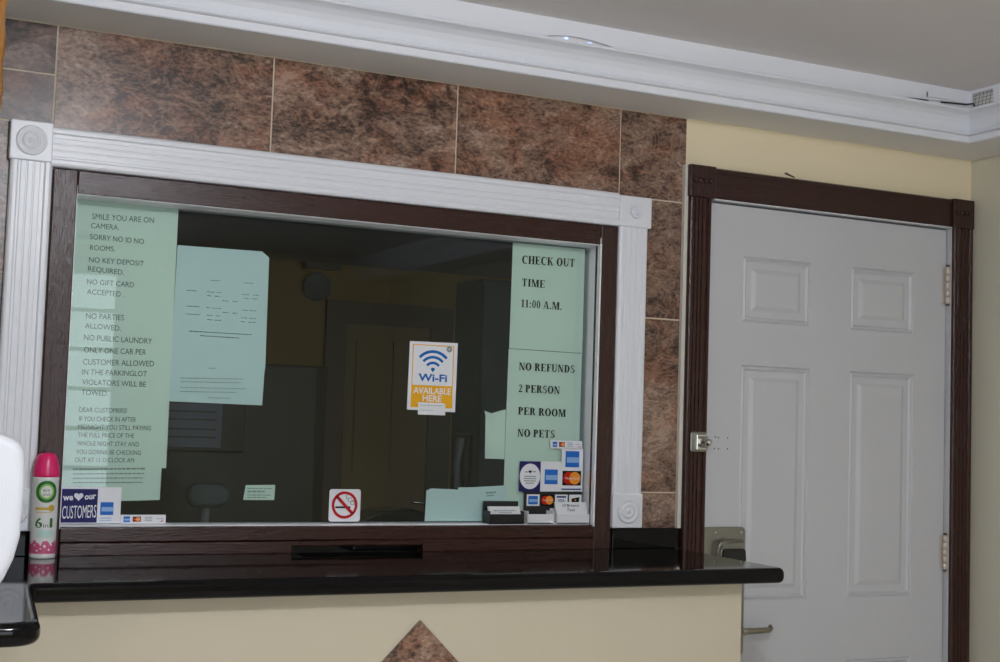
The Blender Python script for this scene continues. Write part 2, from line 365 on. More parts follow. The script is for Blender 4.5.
def put_serif(mb, body, x0, z0, x1, z1, h, y):
    x = 0; cells = []
    for c in body:
        g, wd = glyph(c); cells.append((x, g)); x += wd+0.03
    tot = x-0.05
    for cx, polys in cells:
        for p in polys:
            pts = []
            for a, b in p:
                t = (cx+a)/tot; pts.append((x0+(x1-x0)*t, y, z0+(z1-z0)*t+b*h*0.90))
            # keep every piece facing the reader
            s = sum(pts[i][0]*pts[(i+1)%len(pts)][2]-pts[(i+1)%len(pts)][0]*pts[i][2] for i in range(len(pts)))
            if s < 0: pts.reverse()
            mb.add(pts, [tuple(range(len(pts)))])

# ================================================================ THE SETTING
ZW = 2.264           # soffit height = top of the tiled wall
XR = 1.003           # right wall
XS = 0.787            # inner edge of the soffit on the right wall
XLW = -2.75          # left wall
YB = -5.0            # wall behind the camera
ZC = 2.402           # tray ceiling
WX0, WX1, WZ0, WZ1 = -1.815, -0.315, 1.045, 1.928      # window opening in the front wall
DX0, DX1, DZ1 = 0.0, 0.905, 2.036                       # door opening

m = MB().box(XLW-0.15, XR+0.15, YB-0.15, 0.16, -0.12, 0)
struct(m.build('floor', 'floor'))
m = MB()
for x0, x1, z0, z1 in ((XLW-0.12, WX0, 0, 2.6), (WX0, WX1, 0, WZ0-0.04), (WX0, WX1, WZ1, 2.6), (WX1, DX0-0.012, 0, 2.6), (DX0-0.012, DX1, DZ1, 2.6), (DX1, XR+0.12, 0, 2.6)):
    m.box(x0, x1, 0.008, 0.15, z0, z1)
wall_front = struct(m.build('wall_front', 'cream'))
# a scuff of dark paint over the door
mm = MB(); mm.prism([(0.262, 2.143), (0.272, 2.139), (0.300, 2.133), (0.304, 2.136), (0.285, 2.142), (0.270, 2.147)], 0.0075, 0.009)
mm.build('paint_scuff', 'umber', wall_front)
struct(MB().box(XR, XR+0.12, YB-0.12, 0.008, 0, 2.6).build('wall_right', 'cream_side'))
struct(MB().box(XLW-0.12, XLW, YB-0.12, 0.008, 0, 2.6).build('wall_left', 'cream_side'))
m = MB()
BX0, BX1, BZ0, BZ1 = -1.95, -0.72, 0.80, 2.20
for x0, x1, z0, z1 in ((XLW, BX0, 0, 2.6), (BX1, XR, 0, 2.6), (BX0, BX1, 0, BZ0), (BX0, BX1, BZ1, 2.6)):
    m.box(x0, x1, YB-0.12, YB, z0, z1)
struct(m.build('wall_back', 'cream'))
m = MB()
m.box(XLW, XR, YB, -0.2, ZC, ZC+0.1)
struct(m.build('ceiling', 'ceil'))
m = MB(); m.box(XLW, XR, -0.2, 0.008, ZW, ZW+0.02).box(XS, XR, YB, -0.2, ZW, ZW+0.02).box(XLW, XR, -0.2, 0.008, ZC, ZC+0.1)
struct(m.build('trim_2', 'soffit'))     # dropped soffit running round the room

# lobby window behind the camera
w2 = struct(empty('window_2', ((BX0+BX1)/2, YB, BZ0)))
m = MB()
for a in ((BX0-0.07, BX0, BZ0-0.07, BZ1+0.07), (BX1, BX1+0.07, BZ0-0.07, BZ1+0.07), (BX0, BX1, BZ1, BZ1+0.07), (BX0, BX1, BZ0-0.07, BZ0)): m.box(a[0], a[1], YB-0.02, YB+0.02, a[2], a[3])
m.box((BX0+BX1)/2-0.02, (BX0+BX1)/2+0.02, YB-0.01, YB+0.015, BZ0, BZ1)
for k in range(1, 6): m.box(BX0, BX1, YB-0.01, YB+0.015, BZ0+k*(BZ1-BZ0)/6-0.012, BZ0+k*(BZ1-BZ0)/6+0.012)
m.build('window_frame', 'white', w2)

# crown moulding on the soffit edge, mitred into the corner; profile = (distance out from the soffit edge, height)
def crown():
    prof = [(-0.005, ZW-0.005), (0.004, ZW-0.005), (0.007, ZW-0.002), (0.007, 2.2765), (-0.0015, 2.2790), (-0.0005, 2.2810), (0.0090, 2.2815), (0.0135, 2.2845), (0.0135, 2.2880), (0.0090, 2.2910), (0.001, 2.2920),
            (0.004, 2.300), (0.009, 2.312), (0.018, 2.325), (0.030, 2.335), (0.043, 2.3405), (0.049, 2.341), (0.053, 2.343), (0.0545, 2.3465), (0.053, 2.350), (0.040, 2.350), (-0.005, 2.350)]
    n = len(prof); vs = []
    for o, z in prof: vs.append((XLW, -0.2-o, z))
    for o, z in prof: vs.append((XS-o, -0.2-o, z))
    for o, z in prof: vs.append((XS-o, YB, z))
    mb = MB()
    for s in range(2):
        mb.add(vs, [(s*n+i, s*n+(i+1)%n, (s+1)*n+(i+1)%n, (s+1)*n+i) for i in range(n)])
    return mb
tr1 = struct(crown().build('trim_1', 'crown'))
# flat white band above the crown, with a lens-shaped gap where it has come away
m = MB()
yb = -0.246; gx0, gx1 = -0.683, -0.478
xs = [XLW]+[gx0+(gx1-gx0)*i/16 for i in range(17)]+[XS-0.046]
def gap(x):
    t = (x-gx0)/(gx1-gx0)
    if t <= 0 or t >= 1: return None
    return 2.3510+0.0010*math.sin(math.pi*t), 2.3515+0.0135*math.sin(math.pi*t)**0.85*(1-0.35*t)
for a, b in zip(xs[:-1], xs[1:]):
    ga, gb = gap(a), gap(b)
    za = ga[1] if ga else 2.351; zb = gb[1] if gb else 2.351
    m.add([(a, yb, za), (b, yb, zb), (b, yb, ZC), (a, yb, ZC), (a, yb+0.004, za), (b, yb+0.004, zb), (b, yb+0.004, ZC), (a, yb+0.004, ZC)], [(0,1,2,3), (7,6,5,4), (0,4,5,1)])
    if ga or gb:
        ca = ga[0] if ga else 2.351; cb = gb[0] if gb else 2.351
        m.add([(a, yb, 2.348), (b, yb, 2.348), (b, yb, cb), (a, yb, ca), (a, yb+0.004, ca), (b, yb+0.004, cb)], [(0,1,2,3), (3,2,5,4)])
    else:
        m.add([(a, yb, 2.348), (b, yb, 2.348), (b, yb, 2.351), (a, yb, 2.351)], [(0,1,2,3)])
xb = XS-0.046
m.box(xb, xb+0.004, YB, -0.34, 2.348, ZC); m.box(xb, xb+0.004, -0.34, -0.256, 2.392, ZC); m.box(xb, xb+0.004, -0.256, yb+0.004, 2.348, ZC)
struct(m.build('trim_3', 'crown'))
struct(MB().box(-0.75, -0.40, -0.236, -0.232, 2.344, ZC).box(xb+0.010, xb+0.013, -0.36, -0.236, 2.344, ZC).build('trim_5', 'soffit'))   # pale backing added close behind the gaps to catch light and lighten them
for xa, z1, lb in ((-0.622, 2.3590, 'small bluish light chip in the lens-shaped gap above the crown, the left one'), (-0.553, 2.3565, 'small bluish light chip in the lens-shaped gap above the crown, the right one')):
    tag(MB().box(xa, xa+0.009, -0.242, -0.236, 2.3515, z1).build('light_chip', 'led'), lb, 'light', 'light chips in the crown gap')  # faint emission added so the bluish glints show in the dark gap
# broken bits at the corner
o = MB().add([(0.487, -0.262, 2.350), (0.799-0.06, -0.2625, 2.362), (0.799-0.06, -0.2625, 2.3655), (0.487, -0.262, 2.3525), (0.487, -0.256, 2.350), (0.739, -0.2565, 2.362), (0.739, -0.2565, 2.3655), (0.487, -0.256, 2.3525)],
    [(0,1,2,3), (7,6,5,4), (0,4,5,1), (3,2,6,7), (0,3,7,4), (1,5,6,2)]).build('moulding_strip', 'crown')
tag(o, 'thin broken white moulding strip sagging along the crown near the ceiling corner', 'moulding strip')
o = MB().prism([(0.500, 2.3505), (0.56, 2.3535), (0.58, 2.3525), (0.57, 2.350)], -0.2535, -0.2515).build('torn_edge', 'dark')
tag(o, 'dark torn sliver above the crown moulding left of the broken strip', 'torn edge')
o = MB().box(0.575, 0.700, -0.252, -0.247, 2.3655, 2.3765).box(0.575, 0.579, -0.254, -0.247, 2.362, 2.3795).build('bracket', 'crown')
tag(o, 'small flat white bracket on the band above the sagging moulding strip', 'bracket')
m = MB()
for i in range(6): y = -0.262-i*0.0145; m.tube([(xb+0.0045, y, 2.351), (xb+0.0055, y-0.006, 2.392)], 0.0007, 5)
for i in range(4): z = 2.356+i*0.010; m.tube([(xb+0.0045, -0.256, z), (xb+0.0045, -0.342, z)], 0.0007, 5)
o = m.build('metal_lath', 'lath'); tag(o, 'grey wire lath exposed in the band above the crown on the right wall', 'wire lath')
o = MB().tube([(0.62, -0.258, 2.352), (0.68, -0.262, 2.3545), (0.715, -0.262, 2.356), (0.735, -0.268, 2.361), (0.728, -0.28, 2.352)], 0.0022, 6).build('loose_wire', 'dark')
tag(o, 'dark loose wire curling in the ceiling corner below the bracket', 'wire')

# tile cladding of the front wall: one stone tile per rectangle, tan grout between
tiles = []
cx = [-2.75, -2.335, -1.82, -1.305, -0.806, -0.307, -0.090]
for i in range(2, 6):
    tiles.append((cx[i], cx[i+1], 1.90 if i < 5 else 2.018, 2.262, 0.0))
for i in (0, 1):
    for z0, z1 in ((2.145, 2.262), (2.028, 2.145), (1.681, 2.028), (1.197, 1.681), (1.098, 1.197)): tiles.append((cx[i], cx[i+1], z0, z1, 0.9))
for z0, z1 in ((1.683, 2.018), (1.198, 1.683), (1.098, 1.198)): tiles.append((cx[5], cx[6], z0, z1, 0.12))
m = MB(); shifts = []; g = 0.0022
m.box(-2.75, -1.822, 0.003, 0.009, 1.098, 2.2645, 1); m.box(-0.315, -0.088, 0.003, 0.009, 1.098, 2.2645, 1); m.box(-1.822, -0.315, 0.0031, 0.009, 1.925, 2.2645, 1)
shifts += [(0, 0, 0)]*24
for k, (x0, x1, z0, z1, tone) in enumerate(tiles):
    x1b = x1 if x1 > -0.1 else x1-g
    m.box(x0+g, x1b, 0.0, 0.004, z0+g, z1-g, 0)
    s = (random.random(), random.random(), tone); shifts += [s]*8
me = bpy.data.meshes.new('trim_4'); me.from_pydata(m.v, [], m.f)
me.materials.append(M['stone']); me.materials.append(M['grout'])
for p, mi in zip(me.polygons, m.mi): p.material_index = mi
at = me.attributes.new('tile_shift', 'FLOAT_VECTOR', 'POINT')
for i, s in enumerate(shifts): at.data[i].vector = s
o = bpy.data.objects.new('trim_4', me); COL.objects.link(o); struct(o)

# ---------------------------------------------------------------- reception window
win = struct(empty('window_1', (-1.065, 0, 1.10)))
def flute_profile(wd, d):
    p = [(0, 0), (0, d*0.7), (wd*0.03, d*0.9), (wd*0.08, d), (wd*0.16, d), (wd*0.20, d*0.80), (wd*0.24, d*0.80)]
    for i in range(3):
        a = 0.26+i*0.165
        p += [(wd*a, d*0.90), (wd*(a+0.105), d*0.90), (wd*(a+0.125), d*0.80), (wd*(a+0.15), d*0.80)]
    p += [(wd*0.76, d*0.80), (wd*0.80, d*0.80), (wd*0.84, d), (wd*0.92, d), (wd*0.97, d*0.9), (wd, d*0.7), (wd, 0)]
    return p
cw = 0.092; D = 0.020
PR = flute_profile(cw, D)
MB().sweep(PR, (-1.910, 0.0, 1.195), (1, 0, 0), (0, -1, 0), (0, 0, 1), 0.742).build('window_casing', 'white', win)
MB().sweep(PR, (-0.313, 0.0, 1.195), (1, 0, 0), (0, -1, 0), (0, 0, 1), 0.735).build('window_casing', 'white', win)
MB().sweep(PR, (-1.822, 0.0, 1.930), (0, 0, 1), (0, -1, 0), (1, 0, 0), 1.506).build('window_casing', 'white', win)
def rosette(x0, x1, z0, z1, small=False):
    b = MB().box(x0, x1, -0.024, 0.0, z0, z1); blk = b.build('corner_block', 'white', win, bevel=0.003)
    c = ((x0+x1)/2, -0.024, (z0+z1)/2); k = 0.55 if small else 1.0; e = 1.5 if small else 1.0
    prof = [(0.034*k, -0.002), (0.034*k, 0.003*e), (0.030*k, 0.006*e), (0.026*k, 0.002), (0.021*k, 0.001), (0.019*k, 0.005*e), (0.015*k, 0.007*e), (0.012*k, 0.002), (0.008*k, 0.002), (0.006*k, 0.006*e), (0.0015, 0.0075*e)]
    MB().lathe(prof, c, 'y', 36).build('rosette', 'white', blk)
rosette(-1.914, -1.821, 1.937, 2.028); rosette(-0.316, -0.214, 1.930, 2.016, True)
rosette(-0.315, -0.220, 1.102, 1.195); rosette(-1.912, -1.818, 1.102, 1.195)
# brown flat frame, standing proud of a white glazing reveal
fx0, fx1, fz0, fz1 = -1.815, -0.314, 1.0435, 1.928
gx0_, gx1_, gz0, gz1 = -1.760, -0.368, 1.109, 1.873
MB().box(fx0, gx0_, -0.012, 0.02, fz0, fz1).build('frame_stile', 'brown', win, bevel=0.003)
MB().box(gx1_+0.001, fx1, -0.012, 0.02, fz0, fz1).build('frame_stile', 'brown', win, bevel=0.003)
MB().box(gx0_, gx1_, -0.012, 0.02, gz1, fz1).build('frame_rail', 'brown_h', win, bevel=0.003)
b = MB().box(gx0_, gx1_, -0.012, 0.02, fz0+0.031, gz0); b.box(gx0_, -1.212, -0.017, 0.02, fz0, fz0+0.030).box(-0.868, gx1_, -0.017, 0.02, fz0, fz0+0.030).box(-1.212, -0.868, -0.017, 0.02, fz0+0.017, fz0+0.030)
b.build('frame_rail', 'brown_h', win, bevel=0.003)
m = MB()      # white lining of the opening, flaring a little towards the pane
m.box(gx0_-0.012, gx0_+0.001, -0.0105, 0.10, gz0-0.003, gz1+0.003)
m.prism_z([(gx1_-0.0015, -0.0125), (gx1_+0.012, -0.0105), (gx1_+0.020, 0.10), (gx1_+0.010, 0.10), (gx1_+0.008, 0.060)], gz0-0.003, gz1+0.003)
m.box(gx0_, gx1_+0.01, -0.0105, 0.10, gz1-0.0005, gz1+0.02); m.box(gx0_, gx1_+0.008, 0.014, 0.10, gz0-0.03, gz0+0.002)
m.build('glazing_bead', 'bead', win)
MB().box(gx0_, gx1_+0.009, 0.060, 0.066, gz0-0.002, gz1+0.002).build('glass_pane', 'glass', win)

# ---------------------------------------------------------------- door
dr = struct(empty('door_1', (0.45, 0, 0)))
PD = flute_profile(0.085, 0.026); PDL = flute_profile(0.075, 0.026)
c = MB().sweep(PDL, (-0.087, 0.0, 0.0), (1, 0, 0), (0, -1, 0), (0, 0, 1), 2.034).build('door_casing', 'brown', dr)
MB().box(-0.0990, -0.0872, -0.0125, 0.0, 1.100, 2.127).build('caulk_line', 'caulk', c)
MB().sweep(PD, (0.900, 0.0, 0.0), (1, 0, 0), (0, -1, 0), (0, 0, 1), 2.040).build('door_casing', 'brown', dr)
m = MB().sweep([(0, 0), (0, .014), (.004, .018), (.070, .018), (.074, .021), (.084, .021), (.088, .016), (.088, 0)], (-0.012, 0.0, 2.038), (0, 0, 1), (0, -1, 0), (1, 0, 0), 0.912)
m.build('door_casing', 'brown_h', dr)
for x0 in (-0.090, 0.897):
    blk = MB().box(x0, x0+0.0885, -0.027, 0.0, 2.036, 2.128).build('corner_block', 'brown', dr, bevel=0.003)
    m = MB()
    for k in range(4): m.lathe([(0.008, -0.001), (0.007, 0.003), (0.003, 0.005)], (x0+0.018+k*0.0175, -0.027, 2.084), 'y', 12)
    m.build('bead_row', 'brown', blk)
MB().box(0.0, 0.9, -0.017, 0.06, 2.0335, 2.0378).box(0.8995, 0.904, -0.017, 0.06, 0, 2.0335).box(-0.010, 0.0, 0.001, 0.06, 0, 2.0335).build('door_jamb', 'door', dr)
MB().box(0.0, 0.9, 0.048, 0.06, 0, 2.034).build('door_backing', 'dark', dr)
# six-panel slab
sx0, sx1, sz0, sz1, fy = 0.003, 0.8945, 0.008, 2.0285, 0.003
px = [sx0, 0.119, 0.366, 0.518, 0.768, sx1]; pz = [sz0, 0.20, 0.706, 0.890, 1.567, 1.693, 1.884, sz1]
m = MB()
rings = [(0, 0), (0.004, 0.006), (0.010, 0.002), (0.016, 0.0075), (0.034, 0.0075), (0.046, 0.002), (0.050, 0.0015)]
for i in range(5):
    for j in range(7):
        x0, x1, z0, z1 = px[i], px[i+1], pz[j], pz[j+1]
        if i in (1, 3) and j in (1, 3, 5):
            vs = []
            for ins, dp in rings:
                vs += [(x0+ins, fy+dp, z0+ins), (x1-ins, fy+dp, z0+ins), (x1-ins, fy+dp, z1-ins), (x0+ins, fy+dp, z1-ins)]
            fs = [(4*k+e, 4*k+(e+1)%4, 4*k+4+(e+1)%4, 4*k+4+e) for k in range(len(rings)-1) for e in range(4)]
            n = 4*(len(rings)-1); fs.append((n, n+1, n+2, n+3)); m.add(vs, fs)
        else: m.add([(x0, fy, z0), (x1, fy, z0), (x1, fy, z1), (x0, fy, z1)], [(0,1,2,3)])
yb2 = fy+0.042
m.add([(sx0, fy, sz0), (sx1, fy, sz0), (sx1, fy, sz1), (sx0, fy, sz1), (sx0, yb2, sz0), (sx1, yb2, sz0), (sx1, yb2, sz1), (sx0, yb2, sz1)], [(7,6,5,4), (0,4,5,1), (1,5,6,2), (2,6,7,3), (3,7,4,0)])
slab = m.build('door_slab', 'door', dr)
for i, (x, z) in enumerate(((0.006, 1.356), (0.034, 1.357), (0.044, 1.355), (0.076, 1.355), (0.006, 1.325), (0.031, 1.324), (0.045, 1.323), (0.076, 1.324))):
    MB().lathe([(0.0022, -0.001), (0.0022, 0.0006)], (x, fy, z), 'y', 10).build('screw_hole', 'dark', slab)
for z0, z1 in ((1.789, 1.918), (0.962, 1.080)):
    m = MB(); n = 5; h = (z1-z0-0.012)/n
    m.box(0.880, 0.8945, 0.0005, 0.004, z0+0.008, z1-0.008); m.box(0.8965, 0.8995, -0.014, 0.004, z0+0.008, z1-0.008)
    for k in range(n): m.lathe([(0.0055, 0), (0.0075, 0.001), (0.0075, h-0.002), (0.0055, h-0.001)], (0.8925, -0.0085, z0+0.006+k*h), 'z', 14)
    hg = m.build('hinge', 'hinge', dr)
    p = MB()
    p.lathe([(0.004, 0), (0.0055, 0.002), (0.0055, 0.006)], (0.8925, -0.0085, z0), 'z', 12); p.lathe([(0.0055, 0), (0.0055, 0.004), (0.004, 0.006)], (0.8925, -0.0085, z1-0.006), 'z', 12)
    p.build('hinge_pin', 'rust', hg)
# card lock with lever handle
pl = MB().prism(rrect(-0.010, 0.139, 0.738, 1.102, 0.014), -0.006, fy, 0).build('lock_plate', 'steel', dr, bevel=0.002)
m = MB().tube([(0.034, -0.010, 0.990), (0.034, -0.022, 1.040), (0.036, -0.022, 1.052), (0.044, -0.022, 1.060), (0.060, -0.022, 1.062), (0.118, -0.022, 1.062)], 0.0045, 8)
m.tube([(0.050, -0.008, 0.985), (0.046, -0.02, 1.030), (0.048, -0.02, 1.050)], 0.004, 8)
m.build('latch_guard', 'steel', pl)
MB().prism([(0.058, 0.985), (0.137, 0.985), (0.133, 1.036), (0.128, 1.040), (0.058, 1.040)], -0.018, -0.006).build('card_reader', 'black', pl, bevel=0.002)
for x in (0.036, 0.124): MB().lathe([(0.005, 0), (0.005, 0.001), (0.002, 0.002)], (x, -0.006, 1.086), 'y', 12).build('screw', 'chrome', pl)
m = MB().lathe([(0.026, 0), (0.026, 0.006), (0.020, 0.010), (0.011, 0.014), (0.011, 0.046)], (0.108, -0.006, 0.812), 'y', 24)
m.tube([(0.10, -0.045, 0.813), (0.13, -0.045, 0.812), (0.17, -0.045, 0.812), (0.200, -0.045, 0.813), (0.2065, -0.043, 0.817), (0.207, -0.038, 0.825)], [0.0085, 0.009, 0.0085, 0.008, 0.0075, 0.005], 14)
m.build('lever_handle', 'brass', pl)
# latch left on the casing
m = MB().prism(rrect(-0.072, -0.018, 1.314, 1.370, 0.006), -0.030, -0.018)
lt = m.build('night_latch', 'steel', dr, bevel=0.002)
m = MB().box(-0.060, -0.026, -0.042, -0.030, 1.320, 1.328).box(-0.060, -0.026, -0.042, -0.030, 1.356, 1.363).box(-0.062, -0.056, -0.046, -0.030, 1.320, 1.363).box(-0.052, -0.034, -0.040, -0.030, 1.336, 1.352)
m.build('latch_loop', 'chrome', lt, bevel=0.0015)
MB().lathe([(0.004, 0), (0.004, 0.012), (0.009, 0.016), (0.011, 0.022), (0.009, 0.028), (0.003, 0.031)], (-0.026, -0.030, 1.341), 'y', 18).build('ball_stud', 'chrome', lt)

# ---------------------------------------------------------------- the office behind the glass
OY = 4.6
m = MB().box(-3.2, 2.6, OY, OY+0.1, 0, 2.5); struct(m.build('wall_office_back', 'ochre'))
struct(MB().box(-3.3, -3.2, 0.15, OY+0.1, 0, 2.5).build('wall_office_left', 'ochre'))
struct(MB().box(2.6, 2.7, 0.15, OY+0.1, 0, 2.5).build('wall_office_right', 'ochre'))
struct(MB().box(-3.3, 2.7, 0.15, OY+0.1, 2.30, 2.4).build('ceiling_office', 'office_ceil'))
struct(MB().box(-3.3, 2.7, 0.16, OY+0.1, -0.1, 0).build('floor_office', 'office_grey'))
od = struct(empty('door_2', (0.72, OY, 0)))
m = MB().box(0.40, 0.53, OY-0.03, OY, 0, 2.08).box(1.08, 1.23, OY-0.03, OY, 0, 2.08).box(0.40, 1.23, OY-0.035, OY, 1.945, 2.08)
m.build('door_casing', 'umber', od)
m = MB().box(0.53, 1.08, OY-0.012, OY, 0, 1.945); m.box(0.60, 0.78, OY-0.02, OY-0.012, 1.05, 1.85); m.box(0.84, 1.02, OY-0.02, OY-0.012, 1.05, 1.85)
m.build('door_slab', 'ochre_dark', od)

o = MB().lathe([(0.086, 0), (0.088, 0.02), (0.080, 0.034), (0.074, 0.030), (0.004, 0.032)], (0.335, OY, 2.155), 'y', 40).build('wall_disc', 'office_teal')
tag(o, 'round pale disc on the ochre wall seen through the glass', 'disc')
o = MB().box(0.24, 0.46, OY-0.09, OY, 2.135+0.12, 2.30).build('ceiling_box', 'office_grey', bevel=0.01)
tag(o, 'dim square box under the ceiling just above the pale disc', 'box')

o = empty('partition', (-0.95, 1.62, 0)); tag(o, 'dark grey upright partition with capped edge standing behind the glass', 'partition')
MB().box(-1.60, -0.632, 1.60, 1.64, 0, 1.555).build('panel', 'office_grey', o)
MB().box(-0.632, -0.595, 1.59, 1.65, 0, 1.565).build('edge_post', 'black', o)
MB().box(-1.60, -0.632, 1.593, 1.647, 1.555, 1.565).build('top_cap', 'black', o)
o = empty('monitor', (-1.07, 1.56, 1.24)); tag(o, 'black-framed grey screen hung on the dark partition below the rates notice', 'screen')
MB().box(-1.26, -0.905, 1.565, 1.60, 1.243, 1.425).build('bezel', 'black', o, bevel=0.004)
s = MB().box(-1.245, -0.990, 1.561, 1.566, 1.258, 1.412).build('screen', 'screen', o)
for z in (1.29, 1.318, 1.352, 1.38): MB().box(-1.235, -1.01, 1.5600, 1.5615, z, z+0.006).build('screen_line', 'black', s)

o = empty('office_desk', (-1.0, 0.55, 0)); tag(o, 'plain dark office desk standing just inside the glass', 'desk')
MB().box(-1.80, -0.20, 0.17, 0.80, 0.965, 1.0).build('desk_top', 'office_grey', o, bevel=0.006)
for x in (-1.72, -0.28): MB().box(x-0.03, x+0.03, 0.22, 0.75, 0, 0.966).build('leg', 'black', o)
o = empty('office_chair', (-1.13, 1.18, 0)); tag(o, 'office chair with a rounded grey back behind the glass beside the notice', 'chair')
MB().prism(rrect(-1.222, -1.085, 1.082, 1.158, 0.034), 1.04, 1.085, 0).build('backrest', 'office_teal', o, bevel=0.012)
MB().tube([(-1.153, 1.09, 1.10), (-1.150, 1.12, 0.9), (-1.13, 1.13, 0.62)], 0.014, 10).build('back_post', 'grey_plastic', o)
MB().prism_z([(-1.35, 1.1), (-0.91, 1.1), (-0.93, 1.5), (-1.33, 1.5)], 0.56, 0.63).build('seat', 'black', o, bevel=0.02)
m = MB().tube([(-1.13, 1.3, 0.57), (-1.13, 1.3, 0.06)], 0.025, 12)
for k in range(5): m.tube([(-1.13, 1.3, 0.09), (-1.13+0.26*math.cos(k*1.2566+0.4), 1.3+0.26*math.sin(k*1.2566+0.4), 0.018)], 0.016, 8)
m.build('base', 'black', o)
o = empty('filing_cabinet', (-0.1, 1.2, 0)); tag(o, 'tall dark teal-grey cabinet behind the glass left of the check-out notices', 'cabinet')
MB().box(-0.2395, 0.25, 1.02, 1.245, 0, 1.875).build('body', 'office_teal', o, bevel=0.004)
MB().box(-0.2395, -0.01, 1.005, 1.02, 0.1, 1.86).build('door', 'office_teal', o, bevel=0.003)
MB().box(-0.004, 0.24, 1.005, 1.02, 0.1, 1.86).build('door', 'office_teal', o, bevel=0.003)
o = empty('telephone', (-0.312, 0.98, 1.13)); tag(o, 'black telephone hung on the side of the teal-grey cabinet behind the glass', 'telephone')
MB().box(-0.262, -0.2396, 1.06, 1.19, 1.13, 1.335).build('cradle', 'black', o, bevel=0.005)
MB().tube([(-0.272, 1.09, 1.32), (-0.282, 1.09, 1.23), (-0.272, 1.09, 1.15)], [0.017, 0.012, 0.017], 12).build('handset', 'grey_plastic', o)
o = MB().prism([(-0.885, 1.0), (-0.655, 1.0), (-0.655, 1.110), (-0.70, 1.118), (-0.80, 1.114), (-0.86, 1.085)], 0.46, 0.58).build('desk_tray', 'black', bevel=0.006)
tag(o, 'low black tray on the desk inside, between no-smoking sticker and torn papers', 'tray')
o = empty('pen_stand', (-0.672, 0.44, 1.0)); tag(o, 'small dark stand with silver rod behind the glass left of the torn papers', 'stand')
MB().lathe([(0.022, 0), (0.022, 0.008), (0.012, 0.012), (0.012, 0.125), (0.016, 0.140)], (-0.655, 0.44, 1.0), 'z', 18).build('stand_body', 'black', o)
MB().tube([(-0.655, 0.44, 1.135), (-0.715, 0.44, 1.140)], [0.003, 0.005], 8).build('rod', 'chrome', o)

# ================================================================ THE COUNTER
ZT = 1.045
ct = empty('worktop', (-1.4, -0.3, 1.0))
tag(ct, 'glossy black granite counter top with rounded nose along the reception window', 'counter top')
def arc(cx_, cy_, r, a0, a1, n=7): return [(cx_+r*math.cos(R(a0+(a1-a0)*i/n)), cy_+r*math.sin(R(a0+(a1-a0)*i/n))) for i in range(n+1)]
out = [(-2.74, 0.0), (-2.74, -1.020)]+arc(-1.974, -0.968, 0.05, -90, 0)+arc(-1.868, -0.538, 0.015, 180, 90, 5)+arc(-0.131, -0.503, 0.02, -90, 0, 5)
out += [(-0.090, 0.0), (-0.870, 0.0), (-0.925, -0.118), (-1.215, -0.118), (-1.205, 0.0)]
def slab_mesh():
    n = len(out); mb = MB()
    prof = [(0, -0.004+0.0), ]
    bm = bmesh.new()
    top = [bm.verts.new((x, y, ZT)) for x, y in out]; bot = [bm.verts.new((x, y, ZT-0.038)) for x, y in out]
    bm.faces.new(top); bm.faces.new(list(reversed(bot)))
    for i in range(n): bm.faces.new((top[i], top[(i+1)%n], bot[(i+1)%n], bot[i]))
    bmesh.ops.recalc_face_normals(bm, faces=bm.faces)
    es = []
    def nose(i): return 1 <= i < n-5      # exposed run of the outline
    for e in bm.edges:
        a, b = e.verts
        if abs(a.co.z-b.co.z) < 1e-6:
            i = (top.index(a) if a in top else bot.index(a)); j = (top.index(b) if b in top else bot.index(b))
            if nose(min(i, j)) and abs(i-j) == 1: es.append(e)
    bmesh.ops.bevel(bm, geom=es, offset=0.0150, segments=5, profile=0.5, affect='EDGES', clamp_overlap=True)
    me = bpy.data.meshes.new('slab'); bm.to_mesh(me); bm.free(); me.materials.append(M['granite'])
    for p in me.polygons: p.use_smooth = abs(p.normal.z) < 0.98
    o = bpy.data.objects.new('slab', me); COL.objects.link(o); o.parent = ct; o.matrix_parent_inverse = ct.matrix_world.inverted()
slab_mesh()
m = MB().box(-0.306, -0.090, -0.010, 0.006, ZT, 1.100); struct(m.build('trim_6', 'granite', None, bevel=0.002))
m = MB().box(-2.74, -1.817, -0.010, 0.006, ZT, 1.100); struct(m.build('trim_7', 'granite', None, bevel=0.002))
m = MB()
m.add([(-1.204, -0.001, 1.044), (-0.872, -0.001, 1.044), (-0.926, -0.117, 1.044), (-1.214, -0.117, 1.044), (-1.19, -0.02, 1.012), (-0.89, -0.02, 1.012), (-0.935, -0.105, 1.012), (-1.20, -0.105, 1.012)],
      [(0,1,5,4), (1,2,6,5), (2,3,7,6), (3,0,4,7), (4,5,6,7)])
m.build('deal_tray', 'trough', ct)

cb = empty('reception_counter', (-1.4, -0.3, 0))
tag(cb, 'cream painted counter base with a brown stone diamond tile on its front', 'counter base')
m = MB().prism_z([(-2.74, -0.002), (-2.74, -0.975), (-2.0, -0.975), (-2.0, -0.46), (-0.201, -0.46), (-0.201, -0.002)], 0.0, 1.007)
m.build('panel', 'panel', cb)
h = 0.235
o = MB().prism([(-1.057+h, 0.942-h), (-1.057, 0.942), (-1.057-h, 0.942-h), (-1.057, 0.942-2*h)], -0.466, -0.4595).build('accent_tile', 'stone', cb, bevel=0.001)


